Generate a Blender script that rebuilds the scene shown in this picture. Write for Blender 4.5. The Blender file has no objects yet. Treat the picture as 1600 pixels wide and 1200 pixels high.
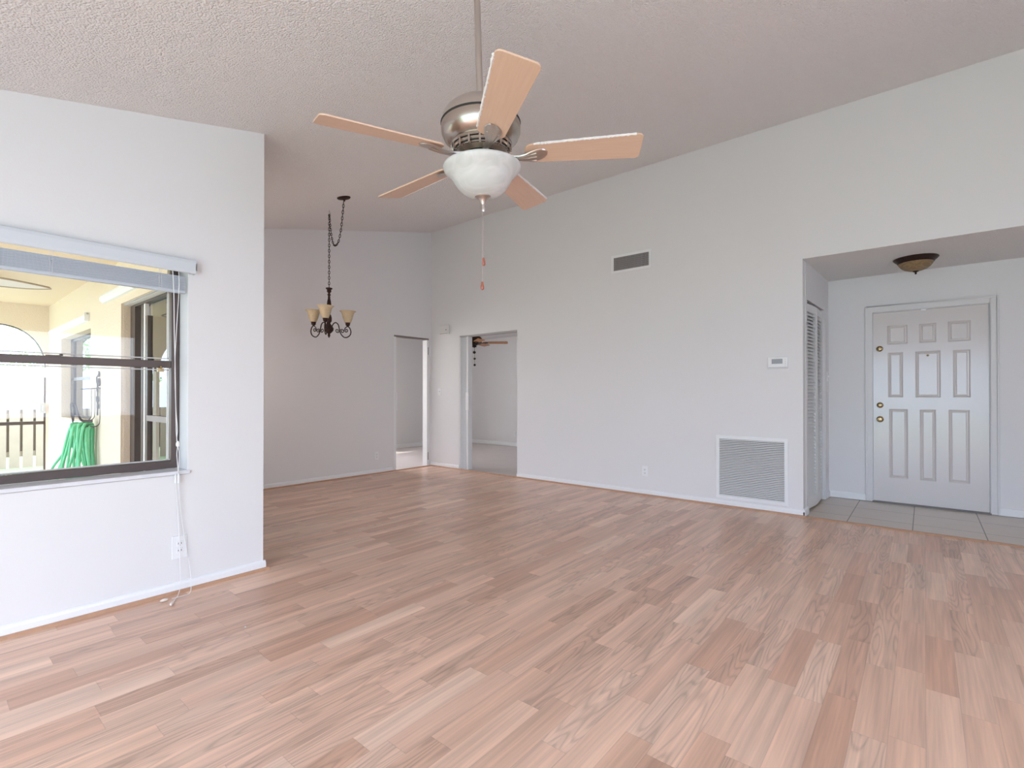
import bpy, bmesh, math, random
from mathutils import Vector, Matrix
from math import sin, cos, pi, radians as R
random.seed(7)
S = bpy.context.scene
COL = S.collection

# ------------------------------------------------------------------ camera, world, sun, exposure
YAW, PITCH = 0.6919, 0.0059
cam_d = bpy.data.cameras.new('camera'); cam = bpy.data.objects.new('camera', cam_d); COL.objects.link(cam)
fwd = Vector((cos(YAW)*cos(PITCH), sin(YAW)*cos(PITCH), sin(PITCH)))
cam.location = (0, 0, 1.15)
cam.rotation_euler = fwd.to_track_quat('-Z', 'Y').to_euler()
cam_d.sensor_fit = 'HORIZONTAL'; cam_d.sensor_width = 36.0
cam_d.lens = 777.68/1600*36.0
cam_d.shift_y = 11.19/1600
cam_d.clip_start = 0.05; cam_d.clip_end = 200
S.camera = cam

S.view_settings.view_transform = 'Standard'
S.view_settings.look = 'None'
S.view_settings.gamma = 1.0
S.view_settings.use_curve_mapping = False
S.view_settings.exposure = 0.02

world = bpy.data.worlds.new('world'); S.world = world; world.use_nodes = True
wn = world.node_tree; bg = wn.nodes['Background']
sky = wn.nodes.new('ShaderNodeTexSky'); sky.sky_type = 'NISHITA'; sky.sun_disc = False
sky.sun_elevation = R(48); sky.sun_rotation = R(200); sky.air_density = 1.0; sky.dust_density = 3.0
mixw = wn.nodes.new('ShaderNodeMix'); mixw.data_type = 'RGBA'; mixw.inputs[0].default_value = 0.6
mixw.inputs[7].default_value = (5.9, 7.35, 9.9, 1)
wn.links.new(sky.outputs[0], mixw.inputs[6]); wn.links.new(mixw.outputs[2], bg.inputs[0])
bg.inputs[1].default_value = 0.87

sd = bpy.data.lights.new('sun', 'SUN'); sd.energy = 6.0; sd.angle = R(2); sd.color = (1, 0.95, 0.86)
so = bpy.data.objects.new('sun', sd); COL.objects.link(so)
so.rotation_euler = Vector((0.62, -0.30, -0.72)).to_track_quat('-Z', 'Y').to_euler()
so.location = (-6, 14, 12)

def area(name, loc, direction, sx, sy, energy, color):
    l = bpy.data.lights.new(name, 'AREA'); l.shape = 'RECTANGLE'; l.size = sx; l.size_y = sy
    l.energy = energy; l.color = color
    o = bpy.data.objects.new(name, l); COL.objects.link(o)
    o.location = loc; o.rotation_euler = Vector(direction).to_track_quat('-Z', 'Y').to_euler()
    return o
# added lamps standing in for daylight; the rear and den openings are guessed
area('daylight_patio_door', (-1.80, .35, 1.08), (1, 0, 0), 3.4, 1.95, 25, (0.42, 0.73, 1.0))
area('dining_fill_lamp', (1.70, 4.95, 1.45), (1, 0, .30), 1.3, 0.95, 9.0, (1.0, 0.86, 0.78))  # fill lamp added inside the room to brighten the dining area
area('rear_fill_lamp', (1.25, -3.35, 1.45), (0, 1, .12), 2.1, 1.2, 19, (0.84, 0.88, 1.0))  # lamp added at an assumed, unseen window to brighten the room
area('den_fill_lamp', (4.7, 8.75, 1.35), (0, -1, 0), 0.75, 1.15, 46, (1.0, 0.95, 0.93))  # lamp added at an assumed, unseen window to brighten the den

# ------------------------------------------------------------------ constants of the room
XR, XRo = 5.341, 5.461          # right wall (long wall) inner / outer face
YL, YLo = 3.344, 3.56           # window wall
YD, YDo = 6.118, 6.238          # dining wall
XD, XDo = 1.477, 1.30           # dining nook left wall
XB, YB = -1.62, -3.2            # unseen rear walls
XA = 6.595                      # entry back wall
HH = 2.421                      # flat ceiling height of entry and den
SL = 0.2305
def ceil(x): return 3.755 - SL*(XR - x)

# ------------------------------------------------------------------ helpers
class MB:
    def __init__(s): s.bm = bmesh.new()
    def box(s, x0, x1, y0, y1, z0, z1, M=None):
        vs = [s.bm.verts.new(v) for v in ((x0,y0,z0),(x1,y0,z0),(x1,y1,z0),(x0,y1,z0),(x0,y0,z1),(x1,y0,z1),(x1,y1,z1),(x0,y1,z1))]
        for f in ((0,3,2,1),(4,5,6,7),(0,1,5,4),(1,2,6,5),(2,3,7,6),(3,0,4,7)): s.bm.faces.new([vs[i] for i in f])
        if M is not None:
            for v in vs: v.co = M @ v.co
        return s
    def hexa(s, lo, hi):      # two quads (lists of 4 points)
        vs = [s.bm.verts.new(v) for v in list(lo)+list(hi)]
        for f in ((0,3,2,1),(4,5,6,7),(0,1,5,4),(1,2,6,5),(2,3,7,6),(3,0,4,7)): s.bm.faces.new([vs[i] for i in f])
        return s
    def prism(s, pts, d, M=None):   # polygon points (3D) extruded by vector d
        a = [Vector(p) for p in pts]; b = [p+Vector(d) for p in a]
        if M is not None: a = [M@p for p in a]; b = [M@p for p in b]
        va = [s.bm.verts.new(p) for p in a]; vb = [s.bm.verts.new(p) for p in b]; n = len(va)
        s.bm.faces.new(va[::-1]); s.bm.faces.new(vb)
        for i in range(n): s.bm.faces.new((va[i], va[(i+1)%n], vb[(i+1)%n], vb[i]))
        return s
    def lathe(s, prof, c=(0,0,0), n=32, M=None, cap=True):
        rings = []
        for r, z in prof:
            ring = []
            for k in range(n):
                a = 2*pi*k/n; p = Vector((c[0]+r*cos(a), c[1]+r*sin(a), c[2]+z))
                if M is not None: p = M@p
                ring.append(s.bm.verts.new(p))
            rings.append(ring)
        for i in range(len(rings)-1):
            for k in range(n): s.bm.faces.new((rings[i][k], rings[i][(k+1)%n], rings[i+1][(k+1)%n], rings[i+1][k]))
        if cap:
            if prof[0][0] > 1e-6: s.bm.faces.new(rings[0][::-1])
            if prof[-1][0] > 1e-6: s.bm.faces.new(rings[-1])
        return s
    def tube(s, pts, r, n=8, closed=False, M=None):
        P = [Vector(p) for p in pts]; m = len(P); rings = []
        rr = r if isinstance(r, (list, tuple)) else [r]*m
        up = None
        for i in range(m):
            if closed: t = P[(i+1)%m]-P[i-1]
            else: t = P[min(i+1,m-1)]-P[max(i-1,0)]
            t.normalize()
            if up is None:
                up = Vector((0,0,1)) if abs(t.z) < .9 else Vector((1,0,0))
            u = up - t*up.dot(t)
            if u.length < 1e-5: u = t.orthogonal()
            u.normalize(); w = t.cross(u); up = u
            ring = []
            for k in range(n):
                a = 2*pi*k/n; p = P[i]+rr[i]*(cos(a)*u+sin(a)*w)
                if M is not None: p = M@p
                ring.append(s.bm.verts.new(p))
            rings.append(ring)
        for i in range(m if closed else m-1):
            A, B = rings[i], rings[(i+1)%m]
            for k in range(n): s.bm.faces.new((A[k], A[(k+1)%n], B[(k+1)%n], B[k]))
        if not closed: s.bm.faces.new(rings[0][::-1]); s.bm.faces.new(rings[-1])
        return s
    def build(s, name, m, parent=None, bevel=0, smooth=False, ang=38):
        bm = s.bm
        bmesh.ops.remove_doubles(bm, verts=bm.verts, dist=1e-6)
        bmesh.ops.recalc_face_normals(bm, faces=bm.faces)
        if smooth:
            for f in bm.faces: f.smooth = True
            for e in bm.edges:
                if len(e.link_faces) == 2 and e.calc_face_angle(0) > R(ang): e.smooth = False
        me = bpy.data.meshes.new(name); bm.to_mesh(me); bm.free()
        me.materials.append(m)
        o = bpy.data.objects.new(name, me); COL.objects.link(o)
        if parent is not None: o.parent = parent; o.matrix_parent_inverse = Matrix.Identity(4)
        if bevel:
            b = o.modifiers.new('bevel', 'BEVEL'); b.width = bevel; b.segments = 2; b.limit_method = 'ANGLE'; b.angle_limit = R(40)
        return o
def tag(o, label, cat, group=None, kind=None):
    o['label'] = label; o['category'] = cat
    if group: o['group'] = group
    if kind: o['kind'] = kind
    return o
def thing(name, label, cat, loc=(0,0,0), rz=0, group=None, kind=None):
    o = bpy.data.objects.new(name, None); COL.objects.link(o); o.location = loc; o.rotation_euler = (0,0,rz)
    o.empty_display_size = .1
    return tag(o, label, cat, group, kind)
def struct(o, label, cat='structure'):
    o['kind'] = 'structure'; o['label'] = label; o['category'] = cat; return o
def lab(o, label): o['label'] = label; return o
def catmull(pts, k=8):
    P = [Vector(p) for p in pts]; out = []
    for i in range(len(P)-1):
        p0 = P[max(i-1,0)]; p1 = P[i]; p2 = P[i+1]; p3 = P[min(i+2,len(P)-1)]
        for j in range(k):
            t = j/k
            out.append(.5*((2*p1)+(-p0+p2)*t+(2*p0-5*p1+4*p2-p3)*t*t+(-p0+3*p1-3*p2+p3)*t**3))
    out.append(P[-1]); return out

# ------------------------------------------------------------------ materials
def mat(name, col, rough=.6, metal=0, spec=None, bump=None, var=None, coat=0, trans=0, emis=None, sss=0, tl=0):
    m = bpy.data.materials.new(name); m.use_nodes = True; nt = m.node_tree; b = nt.nodes['Principled BSDF']
    b.inputs['Base Color'].default_value = (*col, 1); b.inputs['Roughness'].default_value = rough
    b.inputs['Metallic'].default_value = metal
    if spec is not None: b.inputs['Specular IOR Level'].default_value = spec
    if coat: b.inputs['Coat Weight'].default_value = coat; b.inputs['Coat Roughness'].default_value = .12
    if trans: b.inputs['Transmission Weight'].default_value = trans
    geo = nt.nodes.new('ShaderNodeTexCoord')
    if bump:
        sc, st, dist = bump
        n = nt.nodes.new('ShaderNodeTexNoise'); n.inputs['Scale'].default_value = sc; n.inputs['Detail'].default_value = 3
        bp = nt.nodes.new('ShaderNodeBump'); bp.inputs['Strength'].default_value = st; bp.inputs['Distance'].default_value = dist
        nt.links.new(geo.outputs['Object'], n.inputs['Vector']); nt.links.new(n.outputs[0], bp.inputs['Height']); nt.links.new(bp.outputs[0], b.inputs['Normal'])
    if var:
        sc, amt = var
        n = nt.nodes.new('ShaderNodeTexNoise'); n.inputs['Scale'].default_value = sc; n.inputs['Detail'].default_value = 4
        mx = nt.nodes.new('ShaderNodeMix'); mx.data_type = 'RGBA'
        mx.inputs[6].default_value = (*col, 1); mx.inputs[7].default_value = (*[c*amt for c in col], 1)
        nt.links.new(geo.outputs['Object'], n.inputs['Vector']); nt.links.new(n.outputs[0], mx.inputs[0]); nt.links.new(mx.outputs[2], b.inputs['Base Color'])
    return m
def nodes(m): return m.node_tree.nodes, m.node_tree.links, m.node_tree.nodes['Principled BSDF']
def math_(N, L, op, a, b=None, c=None):
    n = N.new('ShaderNodeMath'); n.operation = op
    for i, v in enumerate((a, b, c)):
        if v is None: continue
        if isinstance(v, (int, float)): n.inputs[i].default_value = v
        else: L.new(v, n.inputs[i])
    return n.outputs[0]

PAINT = mat('wall_paint', (.80,.785,.78), .62, bump=(90, .12, .004), var=(1.3, .985))
PAINT_G = mat('entry_paint', (.80,.78,.775), .6, bump=(90, .1, .004))
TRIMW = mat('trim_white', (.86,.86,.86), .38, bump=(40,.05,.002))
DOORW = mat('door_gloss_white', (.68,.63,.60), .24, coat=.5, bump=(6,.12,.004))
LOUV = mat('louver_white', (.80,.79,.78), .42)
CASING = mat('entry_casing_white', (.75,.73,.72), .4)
PLASTIC = mat('white_plastic', (.86,.86,.86), .35)
PLASTIC_C = mat('cream_plastic', (.78,.76,.72), .4)
NICKEL = mat('brushed_nickel', (.50,.44,.39), .26, metal=1, bump=(60,.05,.002))
NICKEL_L = mat('satin_nickel', (.62,.57,.53), .34, metal=1)
BRASS = mat('brass', (.48,.36,.20), .24, metal=1, var=(40,.6))
BRONZE = mat('bronze_finish', (.026,.013,.009), .5, metal=.6, var=(30,2.2))
BRONZE_AL = mat('bronze_aluminium', (.085,.062,.055), .38, metal=.35, var=(9,1.25))
DARK = mat('dark_gap', (.03,.027,.025), .8)
GREYM = mat('louver_shadow', (.16,.155,.155), .7)
DUST = mat('white_dust', (.80,.77,.76), .9, bump=(160,.6,.003))
MARBLE = mat('marble_sill', (.82,.82,.84), .25, var=(14,.80))
BLINDM = mat('blind_slat_vinyl', (.76,.80,.85), .35)
def translucent(m, c, f):
    N, L, b = nodes(m); out = [n for n in N if n.type == 'OUTPUT_MATERIAL'][0]
    t = N.new('ShaderNodeBsdfTranslucent'); t.inputs[0].default_value = (*c,1); ms = N.new('ShaderNodeMixShader'); ms.inputs[0].default_value = f
    L.new(b.outputs[0], ms.inputs[1]); L.new(t.outputs[0], ms.inputs[2]); L.new(ms.outputs[0], out.inputs[0])
translucent(BLINDM, (.82,.87,.93), .38)
CORD = mat('cord_white', (.85,.84,.83), .7)
WOODKNOB = mat('red_wood_knob', (.34,.09,.05), .3, coat=.4)
WOODTRIM = mat('oak_quarter_round', (.58,.33,.20), .38, var=(30,.75))
STUCCO = mat('yellow_stucco', (.87,.73,.59), .85, bump=(55,.5,.01), var=(3,.95))
SOFFIT = mat('patio_soffit', (.90,.73,.57), .85, bump=(60,.4,.01))
CONCRETE = mat('patio_concrete', (.62,.60,.57), .8, var=(5,.85))
GRASS = mat('grass', (.26,.33,.17), .9, var=(12,1.7))
FENCEW = mat('fence_board', (.46,.37,.29), .85, var=(9,.8))
HOSE = mat('green_hose', (.14,.52,.28), .4, var=(9,1.5))
LEAF = mat('leaf', (.34,.46,.22), .6, var=(6,1.7))
BARK = mat('bark', (.18,.13,.09), .9)
SHADE_T = mat('woven_tan', (.42,.27,.16), .8, var=(25,.7))
WHITE_A = mat('awning_white', (.88,.88,.90), .5)
IRON = mat('wrought_iron', (.08,.06,.055), .5, metal=.5)
TIN = mat('grey_box', (.45,.44,.42), .5)
SILVER = mat('hinge_steel', (.30,.28,.27), .35, metal=1)
LCD = mat('lcd_grey', (.36,.38,.39), .2)
DARKWOOD_M = mat('dark_bronze_motor', (.03,.018,.012), .35, metal=.7)
PATIOBLADE = mat('patio_blade_canvas', (.80,.74,.72), .8)

def glass(name, tint=(1,1,1), rough=0.0, fac=None):
    m = bpy.data.materials.new(name); m.use_nodes = True; nt = m.node_tree; N, L = nt.nodes, nt.links
    for n in list(N): N.remove(n)
    out = N.new('ShaderNodeOutputMaterial'); tr = N.new('ShaderNodeBsdfTransparent'); tr.inputs[0].default_value = (*tint,1)
    gl = N.new('ShaderNodeBsdfGlossy'); gl.inputs['Roughness'].default_value = rough; mx = N.new('ShaderNodeMixShader')
    fr = N.new('ShaderNodeFresnel'); fr.inputs[0].default_value = 1.5
    f = math_(N, L, 'MULTIPLY', fr.outputs[0], fac if fac else 1.0)
    L.new(f, mx.inputs[0]); L.new(tr.outputs[0], mx.inputs[1]); L.new(gl.outputs[0], mx.inputs[2]); L.new(mx.outputs[0], out.inputs[0])
    return m
GLASS = glass('window_glass', (.97,.98,.97), 0, .7)
GLASS_T = glass('sliding_door_glass', (.88,.85,.83), 0.0, 1.5)

def shade_glass(name, c1, c2, scale, tl=.35):
    m = bpy.data.materials.new(name); m.use_nodes = True; N, L, b = nodes(m)
    tc = N.new('ShaderNodeTexCoord'); n1 = N.new('ShaderNodeTexNoise'); n1.inputs['Scale'].default_value = scale
    n1.inputs['Detail'].default_value = 2; n1.inputs['Distortion'].default_value = 2.2
    mp = N.new('ShaderNodeMapping'); mp.inputs['Scale'].default_value = (1,1,1.6)
    L.new(tc.outputs['Object'], mp.inputs[0]); L.new(mp.outputs[0], n1.inputs['Vector'])
    s = math_(N, L, 'ABSOLUTE', math_(N, L, 'SUBTRACT', n1.outputs[0], .5))
    s = math_(N, L, 'MULTIPLY', s, 9.0)
    s = math_(N, L, 'MINIMUM', s, 1.0)
    mx = N.new('ShaderNodeMix'); mx.data_type = 'RGBA'; mx.inputs[6].default_value = (*c2,1); mx.inputs[7].default_value = (*c1,1)
    L.new(s, mx.inputs[0]); L.new(mx.outputs[2], b.inputs['Base Color']); b.inputs['Roughness'].default_value = .22
    out = [n for n in N if n.type == 'OUTPUT_MATERIAL'][0]
    t = N.new('ShaderNodeBsdfTranslucent'); L.new(mx.outputs[2], t.inputs[0]); ms = N.new('ShaderNodeMixShader'); ms.inputs[0].default_value = tl
    L.new(b.outputs[0], ms.inputs[1]); L.new(t.outputs[0], ms.inputs[2]); L.new(ms.outputs[0], out.inputs[0])
    return m
ALAB = shade_glass('alabaster_glass', (.80,.81,.79), (.88,.88,.87), 5)
AMBER = shade_glass('tea_stained_glass', (.80,.66,.42), (.84,.74,.54), 14)
AMBER_D = shade_glass('dark_tea_stained_glass', (.38,.25,.13), (.50,.34,.18), 9)

def popcorn():
    m = bpy.data.materials.new('popcorn_ceiling'); m.use_nodes = True; N, L, b = nodes(m)
    tc = N.new('ShaderNodeTexCoord')
    v = N.new('ShaderNodeTexVoronoi'); v.inputs['Scale'].default_value = 110; v.feature = 'SMOOTH_F1'; v.inputs['Smoothness'].default_value = .5
    n = N.new('ShaderNodeTexNoise'); n.inputs['Scale'].default_value = 95; n.inputs['Detail'].default_value = 4
    L.new(tc.outputs['Object'], v.inputs['Vector']); L.new(tc.outputs['Object'], n.inputs['Vector'])
    h = math_(N, L, 'SUBTRACT', n.outputs[0], math_(N, L, 'MULTIPLY', v.outputs['Distance'], .8))
    bp = N.new('ShaderNodeBump'); bp.inputs['Strength'].default_value = .9; bp.inputs['Distance'].default_value = .010
    L.new(h, bp.inputs['Height']); L.new(bp.outputs[0], b.inputs['Normal'])
    b.inputs['Base Color'].default_value = (.89,.855,.84,1); b.inputs['Roughness'].default_value = .95
    return m
POP = popcorn()

def laminate():
    m = bpy.data.materials.new('oak_laminate'); m.use_nodes = True; N, L, b = nodes(m)
    tc = N.new('ShaderNodeTexCoord'); sp = N.new('ShaderNodeSeparateXYZ'); L.new(tc.outputs['Object'], sp.inputs[0])
    X, Y = sp.outputs[0], sp.outputs[1]
    W = .0985
    yr = math_(N, L, 'DIVIDE', Y, W); row = math_(N, L, 'FLOOR', yr)
    w1 = N.new('ShaderNodeTexWhiteNoise'); w1.noise_dimensions = '1D'; L.new(row, w1.inputs['W'])
    xs = math_(N, L, 'ADD', math_(N, L, 'DIVIDE', X, .56), math_(N, L, 'MULTIPLY', w1.outputs['Value'], 9.0))
    col = math_(N, L, 'FLOOR', xs)
    cb = N.new('ShaderNodeCombineXYZ'); L.new(col, cb.inputs[0]); L.new(row, cb.inputs[1])
    w2 = N.new('ShaderNodeTexWhiteNoise'); w2.noise_dimensions = '2D'; L.new(cb.outputs[0], w2.inputs['Vector'])
    idv = w2.outputs['Value']
    ramp = N.new('ShaderNodeValToRGB'); L.new(idv, ramp.inputs[0]); cr = ramp.color_ramp
    cols = [(0, (.610,.358,.245)), (.22, (.690,.432,.302)), (.45, (.775,.512,.368)), (.68, (.730,.468,.335)), (.86, (.825,.575,.425)), (1, (.660,.402,.282))]
    cr.elements[0].position = 0; cr.elements[0].color = (*cols[0][1],1)
    cr.elements[1].position = 1; cr.elements[1].color = (*cols[-1][1],1)
    for p_, c_ in cols[1:-1]:
        e = cr.elements.new(p_); e.color = (*c_,1)
    # long streaks
    def coord(sx, sy, off):
        c = N.new('ShaderNodeCombineXYZ')
        L.new(math_(N,L,'MULTIPLY',X,sx), c.inputs[0]); L.new(math_(N,L,'MULTIPLY',Y,sy), c.inputs[1]); L.new(math_(N,L,'MULTIPLY',idv,off), c.inputs[2])
        return c.outputs[0]
    st = N.new('ShaderNodeTexNoise'); st.inputs['Scale'].default_value = 1; st.inputs['Detail'].default_value = 4; L.new(coord(3.0, 95, 50), st.inputs['Vector'])
    band = N.new('ShaderNodeTexNoise'); band.inputs['Scale'].default_value = 1; band.inputs['Detail'].default_value = 1; L.new(coord(1.1, 16, 31), band.inputs['Vector'])
    cn = N.new('ShaderNodeTexNoise'); cn.inputs['Scale'].default_value = 1; cn.inputs['Detail'].default_value = 1.2; L.new(coord(1.15, 11, 77), cn.inputs['Vector'])
    ring = math_(N,L,'SINE', math_(N,L,'MULTIPLY', cn.outputs[0], 92.0))
    ring = math_(N,L,'POWER', math_(N,L,'MULTIPLY_ADD', ring, .5, .5), 3.0)
    mask = math_(N,L,'MULTIPLY', ring, math_(N,L,'GREATER_THAN', math_(N,L,'FRACT', math_(N,L,'MULTIPLY', idv, 7.3)), .52))
    d = math_(N,L,'MULTIPLY', mask, .20)
    d = math_(N,L,'ADD', d, math_(N,L,'MULTIPLY', math_(N,L,'SUBTRACT', st.outputs[0], .5), .50))
    d = math_(N,L,'ADD', d, math_(N,L,'MULTIPLY', math_(N,L,'SUBTRACT', band.outputs[0], .5), .65))
    # seams
    fy = math_(N,L,'ABSOLUTE', math_(N,L,'SUBTRACT', math_(N,L,'FRACT', yr), .5))
    fx = math_(N,L,'ABSOLUTE', math_(N,L,'SUBTRACT', math_(N,L,'FRACT', xs), .5))
    seam = math_(N,L,'MAXIMUM', math_(N,L,'GREATER_THAN', fy, .488), math_(N,L,'GREATER_THAN', fx, .4975))
    d = math_(N,L,'ADD', d, math_(N,L,'MULTIPLY', seam, .14))
    k = math_(N,L,'SUBTRACT', 1.0, d)
    mx = N.new('ShaderNodeVectorMath'); mx.operation = 'SCALE'; L.new(ramp.outputs[0], mx.inputs[0]); L.new(k, mx.inputs['Scale'])
    L.new(mx.outputs[0], b.inputs['Base Color'])
    b.inputs['Roughness'].default_value = .27; b.inputs['Specular IOR Level'].default_value = .6
    rn = math_(N,L,'MULTIPLY_ADD', st.outputs[0], .10, .27); L.new(rn, b.inputs['Roughness'])
    bp = N.new('ShaderNodeBump'); bp.inputs['Strength'].default_value = .06; bp.inputs['Distance'].default_value = .002; L.new(k, bp.inputs['Height']); L.new(bp.outputs[0], b.inputs['Normal'])
    return m
LAM = laminate()

def tile(name, base, grout, size, ox, oy):
    m = bpy.data.materials.new(name); m.use_nodes = True; N, L, b = nodes(m)
    tc = N.new('ShaderNodeTexCoord'); sp = N.new('ShaderNodeSeparateXYZ'); L.new(tc.outputs['Object'], sp.inputs[0])
    def edge(s, o):
        f = math_(N,L,'FRACT', math_(N,L,'DIVIDE', math_(N,L,'SUBTRACT', s, o), size))
        return math_(N,L,'GREATER_THAN', math_(N,L,'ABSOLUTE', math_(N,L,'SUBTRACT', f, .5)), .5-.0035/size)
    g = math_(N,L,'MAXIMUM', edge(sp.outputs[0], ox), edge(sp.outputs[1], oy))
    n = N.new('ShaderNodeTexNoise'); n.inputs['Scale'].default_value = 1; n.inputs['Detail'].default_value = 4
    mp = N.new('ShaderNodeMapping'); mp.inputs['Scale'].default_value = (28,2.2,1); L.new(tc.outputs['Object'], mp.inputs[0]); L.new(mp.outputs[0], n.inputs['Vector'])
    m1 = N.new('ShaderNodeMix'); m1.data_type = 'RGBA'; m1.inputs[6].default_value = (*base,1); m1.inputs[7].default_value = (*[c*.78 for c in base],1); L.new(n.outputs[0], m1.inputs[0])
    m2 = N.new('ShaderNodeMix'); m2.data_type = 'RGBA'; L.new(g, m2.inputs[0]); L.new(m1.outputs[2], m2.inputs[6]); m2.inputs[7].default_value = (*grout,1)
    L.new(m2.outputs[2], b.inputs['Base Color']); b.inputs['Roughness'].default_value = .3
    return m
TILE = tile('entry_tile', (.76,.645,.54), (.16,.11,.08), .4635, 6.60-.4635*3, .545)
TILE_D = tile('den_tile', (.84,.76,.73), (.66,.59,.56), .4635, .1, .2)

def bladewood(name, c1, c2, ax='X'):
    m = bpy.data.materials.new(name); m.use_nodes = True; N, L, b = nodes(m)
    tc = N.new('ShaderNodeTexCoord'); mp = N.new('ShaderNodeMapping'); mp.inputs['Scale'].default_value = (9,60,10)
    n = N.new('ShaderNodeTexNoise'); n.inputs['Scale'].default_value = 1; n.inputs['Detail'].default_value = 4; n.inputs['Distortion'].default_value = .6
    L.new(tc.outputs['Generated'], mp.inputs[0]); mp.inputs['Scale'].default_value = (3,16,1); L.new(mp.outputs[0], n.inputs['Vector'])
    mx = N.new('ShaderNodeMix'); mx.data_type = 'RGBA'; mx.inputs[6].default_value = (*c1,1); mx.inputs[7].default_value = (*c2,1); L.new(n.outputs[0], mx.inputs[0])
    L.new(mx.outputs[2], b.inputs['Base Color']); b.inputs['Roughness'].default_value = .4
    return m
MAPLE = bladewood('light_maple_blade', (.72,.52,.40), (.62,.41,.29))
OAKB = bladewood('oak_blade', (.55,.26,.10), (.42,.18,.07))

# ================================================================== STRUCTURE
m = MB(); m.box(XB-.1, XR, YB-.1, YD, -.12, 0)
struct(m.build('floor', LAM), 'pinkish oak laminate strip floor of the living and dining room', 'floor')
m = MB(); m.box(XR, XA+.12, -2.2, .877, -.12, -.004); m.box(XRo, XA+.12, .877, 1.6, -.12, -.004)
struct(m.build('floor_entry', TILE), 'beige tile floor of the entry alcove by the front door', 'floor')
m = MB(); m.box(XR, 8.62, 3.1, YD, -.12, -.006); m.box(4.1, 8.62, YD, 8.72, -.12, -.006)
struct(m.build('floor_den', TILE_D), 'pale tile floor of the den seen through the two corner doorways', 'floor')
m = MB()
x0, x1 = XB-.1, XRo
m.hexa([(x0,YB-.1,ceil(x0)),(x1,YB-.1,ceil(x1)),(x1,YDo,ceil(x1)),(x0,YDo,ceil(x0))],
       [(x0,YB-.1,ceil(x0)+.15),(x1,YB-.1,ceil(x1)+.15),(x1,YDo,ceil(x1)+.15),(x0,YDo,ceil(x0)+.15)])
struct(m.build('ceiling', POP), 'sloped white popcorn ceiling of the living room', 'ceiling')
m = MB(); m.box(XRo, XA+.12, -2.2, 1.6, HH, HH+.12); m.box(XR+.001, XRo, -2.2, .87, HH-.0005, HH+.06)
struct(m.build('ceiling_entry', POP), 'low flat popcorn ceiling of the entry alcove', 'ceiling')
m = MB(); m.box(XRo, 8.62, 3.1, 8.72, HH, HH+.1); m.box(4.1, XRo, YDo, 8.72, HH, HH+.1)
struct(m.build('ceiling_den', PAINT_G), 'flat ceiling of the den behind the doorways', 'ceiling')

def wallY(mb, y0, y1, xa, xb, za, zb=None):        # wall piece along X; zb None -> up to the sloped ceiling
    ta = ceil(xa) if zb is None else zb; tb = ceil(xb) if zb is None else zb
    mb.hexa([(xa,y0,za),(xb,y0,za),(xb,y1,za),(xa,y1,za)], [(xa,y0,ta),(xb,y0,tb),(xb,y1,tb),(xa,y1,ta)])
# window wall: opening X -.56..1.042, Z .69..2.02
WX0, WX1, WZ0, WZ1 = -.56, 1.042, .680, 1.945
m = MB()
wallY(m, YL, YLo, XB, WX0, 0); wallY(m, YL, YLo, WX1, XD, 0)
wallY(m, YL, YLo, WX0, WX1, 0, WZ0); wallY(m, YL, YLo, WX0, WX1, WZ1)
struct(m.build('wall_left', PAINT), 'white painted wall with the patio window', 'wall')
m = MB()
DO_X0, DO_X1, DO_Z = 4.612, 5.30, 2.040
wallY(m, YD, YDo, XDo+.021, DO_X0, 0); wallY(m, YD, YDo, DO_X0, DO_X1, DO_Z); wallY(m, YD, YDo, DO_X1, XRo, 0)
struct(m.build('wall_dining', PAINT), 'white far wall of the dining area with the narrow corner doorway', 'wall')
# dining nook left wall with patio slider opening Y 3.95..5.70
m = MB()
SY0, SY1, SZ = 3.90, 6.02, 2.015
def wallX(mb, xa, xb, ya, yb, za, zb=None):
    ta = ceil(xa) if zb is None else zb; tb = ceil(xb) if zb is None else zb
    mb.hexa([(xa,ya,za),(xb,ya,za),(xb,yb,za),(xa,yb,za)], [(xa,ya,ta),(xb,ya,tb),(xb,yb,tb),(xa,yb,ta)])
wallX(m, XDo+.02, XD, YLo, SY0, 0); wallX(m, XDo+.02, XD, SY1, YD, 0); wallX(m, XDo+.02, XD, SY0, SY1, SZ)
struct(m.build('wall_dining_side', PAINT), 'side wall of the dining area beside the patio', 'wall')
# right wall
RO_Y0, RO_Y1, RO_Z = 4.333, 5.470, 2.040
m = MB()
wallX(m, XR, XRo, .877, RO_Y0, 0); wallX(m, XR, XRo, RO_Y0, RO_Y1, RO_Z); wallX(m, XR, XRo, RO_Y1, YD, 0)
wallX(m, XR, XRo, -2.2, .877, HH+.002); wallX(m, XR, XRo, YB, -2.2, 0)
struct(m.build('wall_right', PAINT), 'long white wall with the two vents and the wide opening to the entry', 'wall')
# rear walls (behind the camera) with assumed openings that let daylight in
m = MB()
wallX(m, XB-.1, XB, YB, -1.4, 0); wallX(m, XB-.1, XB, 2.1, YLo, 0); wallX(m, XB-.1, XB, -1.4, 2.1, 2.06)
struct(m.build('wall_rear', PAINT), 'wall behind the camera with a glass door opening', 'wall')
m = MB()
wallY(m, YB-.1, YB, XB-.1, .1, 0); wallY(m, YB-.1, YB, 2.4, XRo, 0); wallY(m, YB-.1, YB, .1, 2.4, 0, .8); wallY(m, YB-.1, YB, .1, 2.4, 2.1)
struct(m.build('wall_front', PAINT), 'wall behind the camera with a wide window opening', 'wall')
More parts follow.
